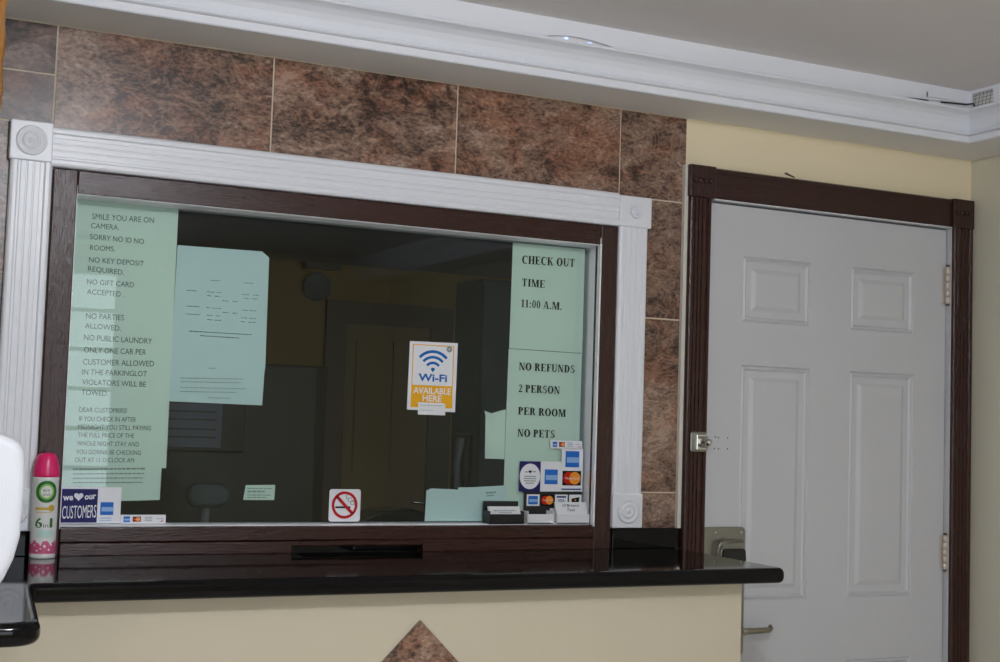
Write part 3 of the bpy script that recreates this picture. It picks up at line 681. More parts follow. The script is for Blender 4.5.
# lettering lines: text, start x,z, end x,z of the baseline, capital height (empty text = small print)
CHECK=[
    ('CHECK OUT', -0.5686, 1.8131, -0.4034, 1.8165, 0.0247),
    ('TIME', -0.5665, 1.7516, -0.4955, 1.7512, 0.0232),
    ('11:00 A.M.', -0.5675, 1.6940, -0.4405, 1.6940, 0.0232),
    ('NO REFUNDS', -0.5677, 1.5222, -0.3938, 1.5218, 0.0231),
    ('2 PERSON', -0.5671, 1.4625, -0.4391, 1.4619, 0.0230),
    ('PER ROOM', -0.5666, 1.4016, -0.4183, 1.3993, 0.0230),
    ('NO PETS', -0.5660, 1.3421, -0.4507, 1.3408, 0.0229),
]
NOTICE=[
    ('SMILE YOU ARE ON', -1.7116, 1.8283, -1.5661, 1.8322, 0.0143),
    ('CAMERA.', -1.7128, 1.8067, -1.6478, 1.8078, 0.0131),
    ('SORRY NO ID NO', -1.7138, 1.7804, -1.5874, 1.7793, 0.0131),
    ('ROOMS.', -1.7125, 1.7543, -1.6546, 1.7556, 0.0130),
    ('NO KEY DEPOSIT', -1.7134, 1.7257, -1.5848, 1.7263, 0.0130),
    ('REQUIRED.', -1.7146, 1.7042, -1.6308, 1.7011, 0.0130),
    ('NO GIFT CARD', -1.7153, 1.6733, -1.6059, 1.6729, 0.0130),
    ('ACCEPTED .', -1.7141, 1.6497, -1.6283, 1.6485, 0.0130),
    ('NO PARTIES', -1.7135, 1.5917, -1.6255, 1.5924, 0.0141),
    ('ALLOWED.', -1.7147, 1.5692, -1.6313, 1.5669, 0.0130),
    ('NO PUBLIC LAUNDRY', -1.7155, 1.5408, -1.5568, 1.5399, 0.0141),
    ('ONLY ONE CAR PER', -1.7140, 1.5114, -1.5697, 1.5128, 0.0141),
    ('CUSTOMER ALLOWED', -1.7149, 1.4831, -1.5494, 1.4861, 0.0141),
    ('IN THE PARKINGLOT', -1.7160, 1.4595, -1.5649, 1.4614, 0.0134),
    ('VIOLATORS WILL BE', -1.7148, 1.4361, -1.5660, 1.4362, 0.0134),
    ('TOWED.', -1.7147, 1.4114, -1.6538, 1.4113, 0.0134),
    ('DEAR CUSTOMERS!', -1.7184, 1.3714, -1.6077, 1.3726, 0.0117),
    ('IF YOU CHECK IN AFTER', -1.7173, 1.3504, -1.5855, 1.3519, 0.0117),
    ('MIDNIGHT YOU STILL PAYING', -1.7186, 1.3317, -1.5491, 1.3326, 0.0117),
    ('THE FULL PRICE OF THE', -1.7177, 1.3130, -1.5884, 1.3137, 0.0112),
    ('WHOLE NIGHT STAY AND', -1.7189, 1.2931, -1.5757, 1.2938, 0.0112),
    ('YOU GONNA BE CHECKING', -1.7202, 1.2732, -1.5700, 1.2737, 0.0112),
    ('OUT AT 11 O CLOCK AM', -1.7215, 1.2546, -1.5856, 1.2556, 0.0112),
]
LOWER=[
    ('', -1.7251, 1.2359, -1.5589, 1.2394, 0.0051),
    ('', -1.7246, 1.2254, -1.5607, 1.2286, 0.0037),
    ('', -1.7240, 1.2150, -1.5625, 1.2179, 0.0037),
    ('', -1.7235, 1.2050, -1.5620, 1.2072, 0.0037),
]
RATES=[
    ('', -1.4212, 1.7031, -1.3986, 1.7039, 0.0024),
    ('', -1.3378, 1.7032, -1.3133, 1.7035, 0.0024),
    ('', -1.4793, 1.6745, -1.4527, 1.6746, 0.0027),
    ('', -1.4303, 1.6747, -1.4108, 1.6743, 0.0024),
    ('', -1.4048, 1.6747, -1.3943, 1.6749, 0.0027),
    ('', -1.4284, 1.6653, -1.4179, 1.6649, 0.0024),
    ('', -1.4104, 1.6648, -1.3954, 1.6652, 0.0024),
    ('', -1.3904, 1.6554, -1.3752, 1.6546, 0.0024),
    ('', -1.3646, 1.6553, -1.3525, 1.6550, 0.0024),
    ('', -1.3411, 1.6744, -1.3227, 1.6741, 0.0024),
    ('', -1.3135, 1.6745, -1.2996, 1.6742, 0.0024),
    ('', -1.3361, 1.6648, -1.3223, 1.6642, 0.0027),
    ('', -1.3162, 1.6649, -1.3023, 1.6650, 0.0024),
    ('', -1.4775, 1.6362, -1.4455, 1.6362, 0.0027),
    ('', -1.4285, 1.6356, -1.4195, 1.6353, 0.0027),
    ('', -1.4150, 1.6356, -1.3925, 1.6355, 0.0021),
    ('', -1.3891, 1.6268, -1.3724, 1.6261, 0.0024),
    ('', -1.3633, 1.6263, -1.3511, 1.6262, 0.0027),
    ('', -1.3394, 1.6354, -1.3240, 1.6349, 0.0027),
    ('', -1.3210, 1.6351, -1.3025, 1.6353, 0.0021),
    ('', -1.4781, 1.6170, -1.4440, 1.6168, 0.0026),
    ('', -1.4277, 1.6172, -1.4127, 1.6170, 0.0024),
    ('', -1.4052, 1.6168, -1.3931, 1.6167, 0.0024),
    ('', -1.4257, 1.6066, -1.4107, 1.6061, 0.0024),
    ('', -1.4062, 1.6060, -1.3896, 1.6062, 0.0027),
    ('', -1.3416, 1.6163, -1.3262, 1.6161, 0.0024),
    ('', -1.3201, 1.6158, -1.3032, 1.6160, 0.0021),
    ('', -1.3411, 1.6064, -1.3304, 1.6059, 0.0027),
    ('', -1.3227, 1.6060, -1.3043, 1.6062, 0.0024),
    ('', -1.4688, 1.5753, -1.3127, 1.5753, 0.0032),
    ('', -1.4411, 1.5657, -1.3423, 1.5653, 0.0032),
]
RULES=[
    ('', -1.4843, 1.4605, -1.3287, 1.4646, 0.0036),
    ('', -1.4839, 1.4518, -1.3348, 1.4548, 0.0036),
    ('', -1.4832, 1.4375, -1.3179, 1.4409, 0.0036),
    ('', -1.4828, 1.4282, -1.3433, 1.4304, 0.0036),
    ('', -1.4143, 1.4151, -1.3588, 1.4159, 0.0037),
    ('', -1.4164, 1.4873, -1.3961, 1.4882, 0.0037),
]
# ================================================================ PAPERS AND STICKERS
def sheet(name, pts, y, material, label, cat, group=None, th=0.0006, warp=0.0):
    o = MB().prism(pts, y, y+th).build(name, material)
    return tag(o, label, cat, group)
def lettering(parent, lines, y, material='ink', serif=False, bold=0.0, label=None, name='lettering'):
    m = MB()
    for t, x0, z0, x1, z1, hh in lines:
        if t == '': 
            dx, dz = x1-x0, z1-z0; ln = math.hypot(dx, dz); x = 0
            while x < ln:      # too small to read: a run of word-length marks
                wl = min(random.uniform(0.004, 0.012), ln-x); a = x/ln; b2 = (x+wl)/ln
                m.add([(x0+dx*a, y, z0+dz*a), (x0+dx*b2, y, z0+dz*b2), (x0+dx*b2, y, z0+dz*b2+hh*0.75), (x0+dx*a, y, z0+dz*a+hh*0.75)], [(0,1,2,3)])
                x += wl+0.0018
        elif serif: put_serif(m, t, x0, z0, x1, z1, hh, y)
        else: put_text(m, t, x0, z0, x1, z1, hh, y, bold)
    o = m.build(name, material, parent)
    if label: o['label'] = label
    return o
YP = 0.0690; YI = 0.0684
NOTICES = 'paper notices taped inside the reception window'
s = sheet('paper_notice', [(-1.7470, 1.246), (-1.5085, 1.243), (-1.5085, 1.8745), (-1.7470, 1.8775)], YP, 'paper', 'long pale green notice of house rules taped at the left end of the window', 'notice', NOTICES)
lettering(s, NOTICE[:16], YI, 'grey_ink'); lettering(s, NOTICE[16:], YI, 'grey_ink')
s = sheet('paper_notice', [(-1.7490, 1.160), (-1.5200, 1.167), (-1.5190, 1.248), (-1.7470, 1.250)], YP+0.001, 'paper', 'short green sheet of small print hanging below the house rules notice', 'notice', NOTICES)
lettering(s, LOWER, YI, 'faint_ink')
s = sheet('paper_notice', [(-1.5090, 1.503), (-1.2740, 1.490), (-1.2760, 1.772), (-1.2950, 1.786), (-1.5060, 1.784)], YP+0.002, 'paper_blue', 'pale blue room rate sheet with clipped corner right of the house rules notice', 'notice', NOTICES)
lettering(s, [r[:5]+(r[5]*0.75,) for r in RATES], YI+0.001, 'grey_ink')
s = sheet('paper_notice', [(-1.5090, 1.404), (-1.2775, 1.402), (-1.2750, 1.492), (-1.5080, 1.506)], YP+0.003, 'paper_blue', 'pale blue sheet of small print directly below the room rate sheet', 'notice', NOTICES)
lettering(s, [r[:5]+(r[5]*0.6,) for r in RULES], YI+0.001, 'faint_ink')
s = sheet('paper_notice', [(-0.5985, 1.580), (-0.3720, 1.578), (-0.3720, 1.8690), (-0.5975, 1.8690)], YP, 'paper', 'pale green notice reading check out time at upper right of window', 'notice', NOTICES)
lettering(s, CHECK[:3], YI, 'ink', serif=True)
s = sheet('paper_notice', [(-0.6015, 1.232), (-0.3730, 1.228), (-0.3720, 1.5765), (-0.5995, 1.5785)], YP+0.001, 'paper', 'pale green notice reading no refunds and no pets below the check out notice', 'notice', NOTICES)
lettering(s, CHECK[3:], YI, 'ink', serif=True)
sheet('paper_notice', [(-0.5990, 1.1145), (-0.3730, 1.1145), (-0.3730, 1.230), (-0.6010, 1.236)], YP+0.002, 'paper', 'plain green sheet below the no pets notice behind the card stickers', 'notice', NOTICES)
sheet('paper_scrap', [(-0.6600, 1.281), (-0.6020, 1.280), (-0.6020, 1.414), (-0.6150, 1.411), (-0.6450, 1.402), (-0.6660, 1.409), (-0.6620, 1.395)], YP+0.0015, 'paper', 'blank torn green scrap left of the no pets notice', 'paper scrap', 'torn blank scraps on the glass')
sheet('paper_scrap', [(-0.8290, 1.1145), (-0.7320, 1.1145), (-0.7320, 1.1965), (-0.7440, 1.198), (-0.8140, 1.200), (-0.8270, 1.194)], YP, 'paper_blue', 'blank pale blue scrap with rounded corner at bottom of the glass', 'paper scrap', 'torn blank scraps on the glass')
s = sheet('paper_scrap', [(-0.7360, 1.1145), (-0.5930, 1.1145), (-0.5930, 1.2100), (-0.7000, 1.204), (-0.7360, 1.2035)], YP+0.001, 'paper_blue', 'wider blank pale blue scrap left of the standing black card holder', 'paper scrap', 'torn blank scraps on the glass')
lettering(s, [('', -0.655, 1.188, -0.625, 1.190, 0.005), ('', -0.652, 1.180, -0.630, 1.182, 0.004)], YI, 'faint_ink')
s = sheet('paper_label', [(-1.3160, 1.168), (-1.2370, 1.168), (-1.2360, 1.2055), (-1.3110, 1.2045)], YP, 'paper', 'small printed green label alone on the glass below the rate sheet', 'label')
lettering(s, [('', -1.306, 1.195, -1.243, 1.195, 0.003), ('', -1.306, 1.187, -1.262, 1.187, 0.005), ('', -1.306, 1.179, -1.246, 1.179, 0.003), ('', -1.306, 1.173, -1.256, 1.173, 0.003)], YI, 'faint_ink')

YS = 0.0585; Y1 = 0.0581; Y2 = 0.0577; Y3 = 0.0573
def patch(parent, name, pts, material, y0=Y1, y1=None, label=None):
    o = MB().prism(pts, y0, y1 or y0+0.0004).build(name, material, parent)
    if label: o['label'] = label
    return o
def quad(x0, x1, z0, z1): return [(x0, z0), (x1, z0), (x1, z1), (x0, z1)]
# card-brand marks
def amex(p, x0, x1, z0, z1):
    patch(p, 'blue_mark', quad(x0, x1, z0, z1), 'blue', label='blue card mark')
    wd, hh = x1-x0, z1-z0
    patch(p, 'pale_band', quad(x0+wd*0.1, x1-wd*0.03, z0+hh*0.28, z0+hh*0.62), 'pale_blue', Y2)
def mc(p, x0, x1, z0, z1):
    patch(p, 'dark_mark', quad(x0, x1, z0, z1), 'ink', label='dark card mark with red and orange discs')
    r = min((z1-z0)*0.44, (x1-x0)*0.3); cz = (z0+z1)/2; c1 = x0+(x1-x0)*0.34; c2 = x0+(x1-x0)*0.66
    patch(p, 'red_disc', circ(c1, cz, r, 24), 'mred', Y2); patch(p, 'orange_disc', circ(c2, cz, r, 24), 'morange', Y3)
    m = MB(); put_text(m, 'MasterCard', x0+(x1-x0)*0.14, cz-r*0.16, x1-(x1-x0)*0.14, cz-r*0.16, r*0.36, Y3-0.0004); m.build('lettering', 'sticker', p)
def visa(p, x0, x1, z0, z1, gold=True):
    hh = z1-z0
    patch(p, 'blue_band', quad(x0, x1, z1-hh*0.2, z1), 'visa_blue')
    if gold: patch(p, 'gold_band', quad(x0, x1, z0, z0+hh*0.14), 'gold')
    m = MB(); put_text(m, 'VISA', x0+(x1-x0)*0.14, z0+hh*0.26, x1-(x1-x0)*0.14, z0+hh*0.26, hh*0.42, Y1, 0.01); m.build('lettering', 'visa_blue', p)
def discover(p, x0, x1, z0, z1):
    wd, hh = x1-x0, z1-z0
    patch(p, 'dark_mark', [(x0+wd*.1, z0+hh*.1), (x1-wd*.1, z0+hh*.3), (x1-wd*.05, z1-hh*.1), (x0+wd*.1, z1-hh*.3)], 'ink')
    patch(p, 'orange_disc', circ(x0+wd*.5, z0+hh*.53, hh*.1, 12), 'morange', Y3)
def heart(cx_, cz, s):
    p = []
    for i in range(36):
        t = 2*math.pi*i/36
        p.append((cx_+s*16*math.sin(t)**3/16, cz+s*(13*math.cos(t)-5*math.cos(2*t)-2*math.cos(3*t)-math.cos(4*t))/16))
    p.reverse(); return p
CARDS = 'card and welcome stickers on the glass'
s = sheet('window_sticker', quad(-1.7505, -1.6130, 1.1125, 1.1970), YS, 'sticker', 'navy and white welcome sticker with a heart at the lower left of the glass', 'sticker', CARDS)
patch(s, 'navy_field', quad(-1.7490, -1.6670, 1.1145, 1.1925), 'navy')
m = MB(); put_text(m, 'we', -1.746, 1.166, -1.723, 1.1665, 0.0150, Y2, 0.03); put_text(m, 'our', -1.697, 1.168, -1.671, 1.1705, 0.0145, Y2, 0.03)
put_text(m, 'CUSTOMERS', -1.7460, 1.1235, -1.6690, 1.1265, 0.031, Y2, 0.0)
m.prism(heart(-1.7105, 1.175, 0.0105), Y2, Y2+0.0003); m.build('lettering', 'sticker', s)
amex(s, -1.660, -1.630, 1.132, 1.162)
m = MB(); put_text(m, 'WELCOME', -1.660, 1.123, -1.632, 1.123, 0.0035, Y2); m.add([(-1.660, Y2, 1.119), (-1.632, Y2, 1.119), (-1.632, Y2, 1.1205), (-1.660, Y2, 1.1205)], [(0,1,2,3)]) if False else None
m = MB()
for z in (1.124, 1.118): m.add([(-1.660, Y2, z), (-1.634, Y2, z), (-1.634, Y2, z+0.0018), (-1.660, Y2, z+0.0018)], [(0,1,2,3)])
m.build('small_print', 'pale_blue', s)
def strip(x0, x1, z0, z1, label):
    s = sheet('window_sticker', quad(x0, x1, z0, z1), YS, 'sticker', label, 'sticker', CARDS)
    wd, hh = x1-x0, z1-z0
    amex(s, x0+wd*.07, x0+wd*.21, z0+hh*.18, z0+hh*.82); mc(s, x0+wd*.27, x0+wd*.45, z0+hh*.22, z0+hh*.80)
    m = MB()
    for k in (.30, .5, .7): m.add([(x0+wd*.53, Y2, z0+hh*k), (x0+wd*.70, Y2, z0+hh*k), (x0+wd*.70, Y2, z0+hh*(k+.07)), (x0+wd*.53, Y2, z0+hh*(k+.07))], [(0,1,2,3)])
    m.add([(x0+wd*.78, Y2, z0+hh*.52), (x0+wd*.95, Y2, z0+hh*.52), (x0+wd*.95, Y2, z0+hh*.58), (x0+wd*.78, Y2, z0+hh*.58)], [(0,1,2,3)])
    m.build('small_print', 'faint_ink', s); patch(s, 'red_tick', [(x0+wd*.86, z0+hh*.2), (x0+wd*.94, z0+hh*.26), (x0+wd*.95, z0+hh*.42), (x0+wd*.90, z0+hh*.3)], 'red')
strip(-1.6125, -1.5060, 1.1115, 1.1325, 'narrow white strip of card marks beside the heart sticker, lower left')
strip(-0.4690, -0.3700, 1.3125, 1.3345, 'narrow white strip of card marks just under the words no pets')
s = sheet('window_sticker', quad(-0.4330, -0.3660, 1.196, 1.314), YS, 'sticker', 'tall white sticker with three stacked card marks at the right edge', 'sticker', CARDS)
amex(s, -0.421, -0.378, 1.262, 1.306); mc(s, -0.429, -0.371, 1.212, 1.252); patch(s, 'blue_band', quad(-0.431, -0.370, 1.200, 1.2035), 'visa_blue')
s = sheet('window_sticker', quad(-0.4965, -0.4335, 1.1955, 1.2765), YS, 'sticker', 'square white sticker with one blue card mark right of the round one', 'sticker', CARDS)
amex(s, -0.484, -0.444, 1.215, 1.255)
s = sheet('window_sticker', quad(-0.5610, -0.4970, 1.1945, 1.2760), YS, 'navy', 'navy sticker with a round white disc and tiny heart', 'sticker', CARDS)
patch(s, 'white_disc', circ(-0.529, 1.2355, 0.031, 36, rz=0.0345), 'sticker')
patch(s, 'heart', heart(-0.529, 1.248, 0.005), 'ink', Y2)
m = MB()
for dx, z, wl in ((-0.016, 1.246, 0.010), (0.007, 1.247, 0.011), (-0.018, 1.234, 0.036), (-0.019, 1.228, 0.038), (-0.018, 1.222, 0.036), (-0.013, 1.216, 0.026)):
    m.add([(-0.529+dx, Y2, z), (-0.529+dx+wl, Y2, z), (-0.529+dx+wl, Y2, z+0.0028), (-0.529+dx, Y2, z+0.0028)], [(0,1,2,3)])
m.build('small_print', 'faint_ink', s)
s = sheet('window_sticker', quad(-0.5450, -0.3660, 1.1135, 1.1945), YS-0.0, 'black', 'black sticker with a row of four card marks above the card holders', 'sticker', CARDS)
for k, fn in enumerate((amex, mc, visa, discover)):
    x0 = -0.537+k*0.0435; 
    if k != 1: patch(s, 'white_tile', quad(x0, x0+0.039, 1.156, 1.187), 'sticker', YS-0.0003)
    fn(s, x0+0.005, x0+0.034, 1.160, 1.183) if k != 1 else fn(s, x0, x0+0.039, 1.156, 1.187)

s = sheet('no_smoking_sticker', rrect(-1.0970, -1.0130, 1.1150, 1.1970, 0.007), YS, 'sticker', 'square white no-smoking sticker with red ring at bottom of the glass', 'sticker')
m = MB(); m.box(-1.080, -1.040, Y1, Y1+0.0003, 1.149, 1.1535)
m.build('cigarette', 'ink', s)
m = MB()
for cx_, cz, r in ((-1.046, 1.178, 0.0065), (-1.041, 1.170, 0.006), (-1.034, 1.163, 0.006)): ring(m, cx_, cz, r-0.0013, r, Y1, Y1+0.0003, 20, 290, 16)
ring(m, -1.040, 1.158, 0.010, 0.0113, Y1, Y1+0.0003, -10, 80, 10); m.build('smoke', 'grey_ink', s)
m = MB(); ring(m, -1.0555, 1.1570, 0.0275, 0.0345, Y2, Y2+0.0004)
m.prism([(-1.0555-0.0245, 1.1570+0.0190), (-1.0555+0.0190, 1.1570-0.0245), (-1.0555+0.0245, 1.1570-0.0190), (-1.0555-0.0190, 1.1570+0.0245)], Y2, Y2+0.0004)
m.build('red_ring', 'red', s)

s = sheet('internet_sign', [(-0.8950, 1.4045), (-0.7575, 1.4015), (-0.7560, 1.5845), (-0.8930, 1.5830)], YS, 'sticker', 'white and amber wireless internet sign taped in the middle of the glass', 'sign')
m = MB()
for a in (quad(-0.884, -0.767, 1.4715-0.0005, 1.473), ): pass
m.box(-0.8845, -0.8820, Y1, Y1+0.0003, 1.468, 1.576).box(-0.7690, -0.7665, Y1, Y1+0.0003, 1.468, 1.576).box(-0.8845, -0.7665, Y1, Y1+0.0003, 1.5735, 1.576)
m.box(-0.8850, -0.7665, Y1, Y1+0.0003, 1.411, 1.4695); m.build('amber_border', 'amber', s)
m = MB(); c0 = (-0.8255, 1.506)
for r0, r1, a in ((0.0490, 0.0565, 47), (0.0345, 0.0415, 47), (0.0195, 0.0265, 48)): ring(m, c0[0], c0[1], r0, r1, Y1, Y1+0.0003, 90-a, 90+a, 18)
m.prism(circ(c0[0], c0[1]+0.004, 0.0065, 12, 20, 160)+[(c0[0], c0[1]-0.002)], Y1, Y1+0.0003)
put_text(m, 'Wi-Fi', -0.866, 1.481, -0.784, 1.4805, 0.0195, Y1, 0.03); m.build('wifi_mark', 'wifi_blue', s)
m = MB(); put_text(m, 'AVAILABLE', -0.879, 1.4480, -0.772, 1.4475, 0.0165, Y2, 0.02); put_text(m, 'HERE', -0.852, 1.4285, -0.798, 1.428, 0.0165, Y2, 0.02)
m.box(-0.866, -0.790, Y2, Y2+0.0003, 1.4215, 1.4245); m.build('lettering', 'sticker', s)
m = MB(); ring(m, -0.780, 1.567, 0.002, 0.008, Y1-0.0001, Y1+0.0003); m.build('stamp', 'faint_ink', s)
t = patch(s, 'paper_tab', quad(-0.8640, -0.7865, 1.3925, 1.4215), 'card', Y2-0.0006)
lettering(t, [('', -0.858, 1.4165, -0.792, 1.4165, 0.0016), ('', -0.858, 1.4035, -0.822, 1.4032, 0.0014)], Y2-0.0010, 'faint_ink')

# card holders standing on the sill in front of the glass
HOLD = 'business card holders on the window sill'
def holder(x0, x1, z1, material, card_z, label, text=None, lean=0.0):
    zb = gz0+0.002
    o = empty('card_holder', ((x0+x1)/2, 0.035, zb)); tag(o, label, 'card holder', HOLD)
    m = MB().box(x0, x1, 0.012, 0.054, zb, zb+0.004).box(x0, x1, 0.012, 0.015, zb, zb+0.026).box(x0, x0+0.003, 0.012, 0.054, zb, zb+0.034).box(x1-0.003, x1, 0.012, 0.054, zb, zb+0.034)
    m.box(x0, x1, 0.050, 0.054, zb, z1); m.build('holder', material, o, bevel=0.001)
    b = MB().add([(x0+0.004, 0.018, zb+0.005), (x1-0.004, 0.018, zb+0.005), (x1-0.004-lean, 0.030, card_z), (x0+0.004+lean*0.5, 0.030, card_z), (x0+0.004, 0.026, zb+0.005), (x1-0.004, 0.026, zb+0.005), (x1-0.004-lean, 0.038, card_z), (x0+0.004+lean*0.5, 0.038, card_z)],
        [(0,1,2,3), (7,6,5,4), (0,4,5,1), (1,5,6,2), (2,6,7,3), (3,7,4,0)])
    c = b.build('card_stack', 'card', o)
    return o, c
zb = gz0+0.002
o, c = holder(-0.669, -0.566, 1.169, 'black', 1.156, 'black card holder with white cards, first from the left', lean=0.002)
lettering(c, [('', -0.655, 1.1455, -0.590, 1.1455, 0.003), ('', -0.640, 1.1405, -0.600, 1.1405, 0.002)], 0.0165, 'faint_ink')
# a black face covers the lower half of the cards
o, c = holder(-0.556, -0.476, 1.134, 'card', 1.131, 'low white card holder in the middle, under the black card sticker', lean=0.001)
o, c = holder(-0.468, -0.364, 1.150, 'card', 1.168, 'white card holder with a lettered taxi card, at the right end')
m = MB()
def ital(body, x0, z0, x1, z1, hh, y):
    vs, fs = text_points(body, 0.0); a = min(v[0] for v in vs); b = max(v[0] for v in vs)
    m.add([(x0+(x1-x0)*((v[0]-a)/(b-a))+0.18*v[1]/CAP*hh, y+0.010-v[1]*0.0, z0+(z1-z0)*((v[0]-a)/(b-a))+v[1]/CAP*hh) for v in vs], fs)
lettering_y = 0.018+(0.030-0.018)*0.5
put = MB()
def card_text(body, x0, x1, z, hh):
    vs, fs = text_points(body, 0.005); a = min(v[0] for v in vs); b = max(v[0] for v in vs); o_ = []
    for v in vs:
        zz = z+v[1]/CAP*hh; t = (zz-(zb+0.005))/(1.168-zb-0.005)
        o_.append((x0+(x1-x0)*(v[0]-a)/(b-a)+0.2*v[1]/CAP*hh, 0.018+0.012*t-0.0008, zz))
    put.add(o_, fs)
card_text("O'Brien's", -0.444, -0.392, 1.156, 0.0075); card_text('Taxi', -0.432, -0.407, 1.1445, 0.0075)
put.build('lettering', 'ink', c)

# ================================================================ THINGS ON THE COUNTER
ax, ay = -1.800, -0.046
can = empty('air_freshener', (ax, ay, ZT)); tag(can, 'pink-capped white air freshener spray can standing on the granite counter', 'spray can')
rb = 0.0280
MB().lathe([(0.0262, 0), (0.0280, 0.002), (0.0286, 0.006), (rb, 0.010), (rb, 0.172), (0.0286, 0.1745), (0.0286, 0.179), (0.0270, 0.181)], (ax, ay, ZT), 'z', 48).build('can_body', 'can', can)
MB().lathe([(0.0284, 0.180), (0.0288, 0.184), (0.0284, 0.192), (0.0268, 0.205), (0.0240, 0.217), (0.0214, 0.2255), (0.0175, 0.2308), (0.0110, 0.2335), (0.002, 0.2343)], (ax, ay, ZT), 'z', 48).build('cap', 'pink', can)
face = math.atan2(-3.27-ay, -2.246-ax)      # towards the room
def wrap(mb, name, material, k=1):
    out = MB(); r = rb+0.0003*k
    out.v = [(ax+(r-yy)*math.cos(face+u/rb), ay+(r-yy)*math.sin(face+u/rb), ZT+z) for u, yy, z in mb.v]
    out.f = mb.f; out.mi = mb.mi; out.sm = [False]*len(mb.f)
    return out.build(name, material, can)
def wgrid(u0, u1, z0, z1, n=24):
    mb = MB()
    for i in range(n):
        a, b = u0+(u1-u0)*i/n, u0+(u1-u0)*(i+1)/n; mb.add([(a, 0, z0), (b, 0, z0), (b, 0, z1), (a, 0, z1)], [(0,1,2,3)])
    return mb
def wdisc(cx_, cz, r0, r1, n=40):
    mb = MB()
    for i in range(n):
        p = circ(cx_, cz, r1, 1, i*360/n, (i+1)*360/n)+circ(cx_, cz, r0, 1, (i+1)*360/n, i*360/n); mb.add([(a, 0, b) for a, b in p], [(0,1,2,3)])
    return mb
C0 = 0.003
wrap(wdisc(C0, 0.148, 0.0165, 0.0245), 'green_ring', 'green'); wrap(wdisc(C0, 0.148, 0.0125, 0.0170), 'light_ring', 'lime', 1.2); wrap(wdisc(C0, 0.148, 0.0003, 0.0128), 'white_disc', 'can', 1.4)
m = MB(); put_text(m, 'air', C0-0.008, 0.1485, C0+0.008, 0.1485, 0.0075, 0); put_text(m, 'wick', C0-0.009, 0.139, C0+0.009, 0.139, 0.0065, 0); wrap(m, 'lettering', 'green', 2)
wrap(wgrid(C0-0.024, C0+0.006, 0.1075, 0.1135), 'gold_band', 'gold'); wrap(wdisc(C0+0.0125, 0.112, 0.0002, 0.0075, 20), 'gold_leaf', 'gold', 1.2)
wrap(wgrid(C0-0.024, C0+0.012, 0.102, 0.1035), 'thin_line', 'gold')
m = MB(); put_text(m, '6', C0-0.022, 0.069, C0-0.006, 0.069, 0.022, 0, 0.02); put_text(m, '1', C0+0.010, 0.069, C0+0.0165, 0.069, 0.022, 0, 0.0); put_text(m, 'in', C0-0.004, 0.069, C0+0.007, 0.069, 0.010, 0); wrap(m, 'lettering', 'green', 1.5)
wrap(wgrid(C0-0.018, C0+0.020, 0.047, 0.063), 'teal_patch', 'teal_print')
mb = MB(); n = 40
for i in range(n):
    u0, u1 = -0.0879+0.1758*i/n, -0.0879+0.1758*(i+1)/n
    za, zb_ = [0.036+0.005*math.sin(u*260)+0.003*math.sin(u*610+1) for u in (u0, u1)]
    mb.add([(u0, 0, 0.011), (u1, 0, 0.011), (u1, 0, zb_), (u0, 0, za)], [(0,1,2,3)])
wrap(mb, 'floral_band', 'floral')
m = MB()
for u, z, r in ((-0.012, 0.018, 0.0022), (0.004, 0.028, 0.003), (0.014, 0.020, 0.0025), (0.020, 0.030, 0.002), (-0.018, 0.030, 0.002), (-0.004, 0.022, 0.0018)):
    for k in range(10):
        p = circ(u, z, r, 1, k*36, (k+1)*36)+[(u, z)]; m.add([(a, 0, b) for a, b in p], [(0,1,2)])
wrap(m, 'blossom', 'can', 1.5)

# turned wooden post on the counter return, with the sanitiser dispenser screwed to it
pxc, pyc = -2.056, -0.80
prof = [(0.060, 0), (0.060, 0.05), (0.050, 0.06), (0.044, 0.075)]
z = 0.075
while z < 1.25:
    t = z; prof.append((0.0455+0.0012*math.sin(t*2*math.pi/0.085)+0.0006*math.sin(t*2*math.pi/0.031), z)); z += 0.008
prof += [(0.050, 1.27), (0.060, 1.28), (0.060, ZC-ZT-0.001)]
o = MB().lathe(prof, (pxc, pyc, ZT), 'z', 40).build('wooden_post', 'wood')
tag(o, 'turned amber wooden post at the left edge, beside the dark tiles', 'post')
dp = empty('dispenser', (-2.04, -0.93, 1.06)); tag(dp, 'white wall-type dispenser with rounded corners over the counter return, left edge', 'dispenser')
half = [(0.077, 1.230), (0.0765, 1.290), (0.073, 1.310), (0.066, 1.322), (0.054, 1.330), (0.038, 1.335), (0.016, 1.337)]
lo = [(0.0750, 1.175), (0.067, 1.140), (0.054, 1.110), (0.040, 1.088), (0.028, 1.074)]
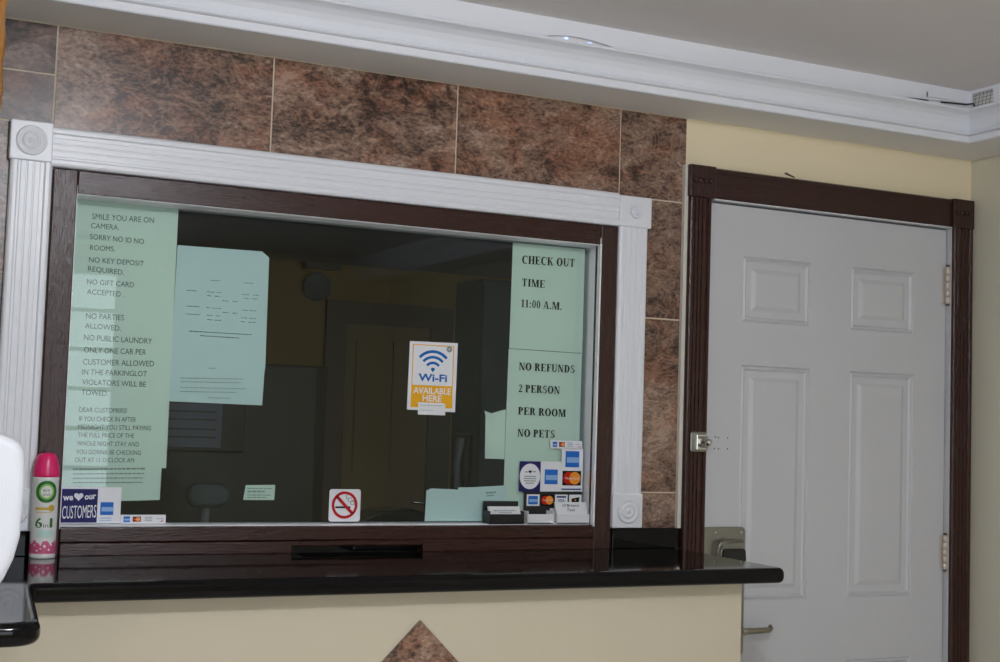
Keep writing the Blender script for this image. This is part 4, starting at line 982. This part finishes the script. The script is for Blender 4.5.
rp = [(-2.040+a, z) for a, z in reversed(half)]; rp2 = [(-2.040+a, z) for a, z in lo]
pts = [(-2.040-a, z) for a, z in half]                      # left side going up
poly = [(-2.040-a, z) for a, z in reversed(lo)]+[]
front = [(-2.040+a, z) for a, z in reversed(lo)]+[(-2.040+a, z) for a, z in half]+[(-2.040-a, z) for a, z in reversed(half)]+[(-2.040-a, z) for a, z in lo]
MB().prism(front, -1.000, -0.885, 0).build('cover', 'plastic', dp, bevel=0.014, bseg=4, sharp=60)
MB().box(-2.095, -1.985, -0.885, -0.862, 1.110, 1.315).build('back_plate', 'grey_plastic', dp, bevel=0.004)
MB().prism(rrect(-2.072, -2.008, 1.062, 1.080, 0.006), -0.985, -0.895).build('base_tray', 'grey_plastic', dp, bevel=0.003)
MB().lathe([(0.012, 0), (0.012, -0.006), (0.007, -0.010)], (-2.04, -0.955, 1.0595), 'z', 18).build('nozzle', 'black', dp)

# lobby ceiling lamp behind the camera's field of view
lp = empty('ceiling_lamp', (-1.50, -2.55, ZC)); tag(lp, 'bare bulb ceiling lamp over the lobby, behind the viewpoint', 'ceiling lamp')
MB().lathe([(0.07, 0), (0.07, -0.012), (0.05, -0.022), (0.022, -0.028), (0.022, -0.06)], (-1.50, -2.55, ZC), 'z', 28).build('lamp_base', 'white', lp)
MB().lathe([(0.015, -0.055), (0.022, -0.075), (0.032, -0.10), (0.034, -0.118), (0.026, -0.14), (0.004, -0.15)], (-1.50, -2.55, ZC), 'z', 24).build('bulb', 'lamp', lp)

# set each top-level mesh's origin at the thing's base
bpy.context.view_layer.update()
for o in list(scene.objects):
    if o.type == 'MESH' and o.parent is None and o.get('kind') != 'structure':
        vs = [v.co for v in o.data.vertices]
        c = Vector(((min(v.x for v in vs)+max(v.x for v in vs))/2, (min(v.y for v in vs)+max(v.y for v in vs))/2, min(v.z for v in vs)))
        o.data.transform(Matrix.Translation(-c)); o.location = c
        for ch in o.children: ch.matrix_parent_inverse = Matrix.Translation(-c)
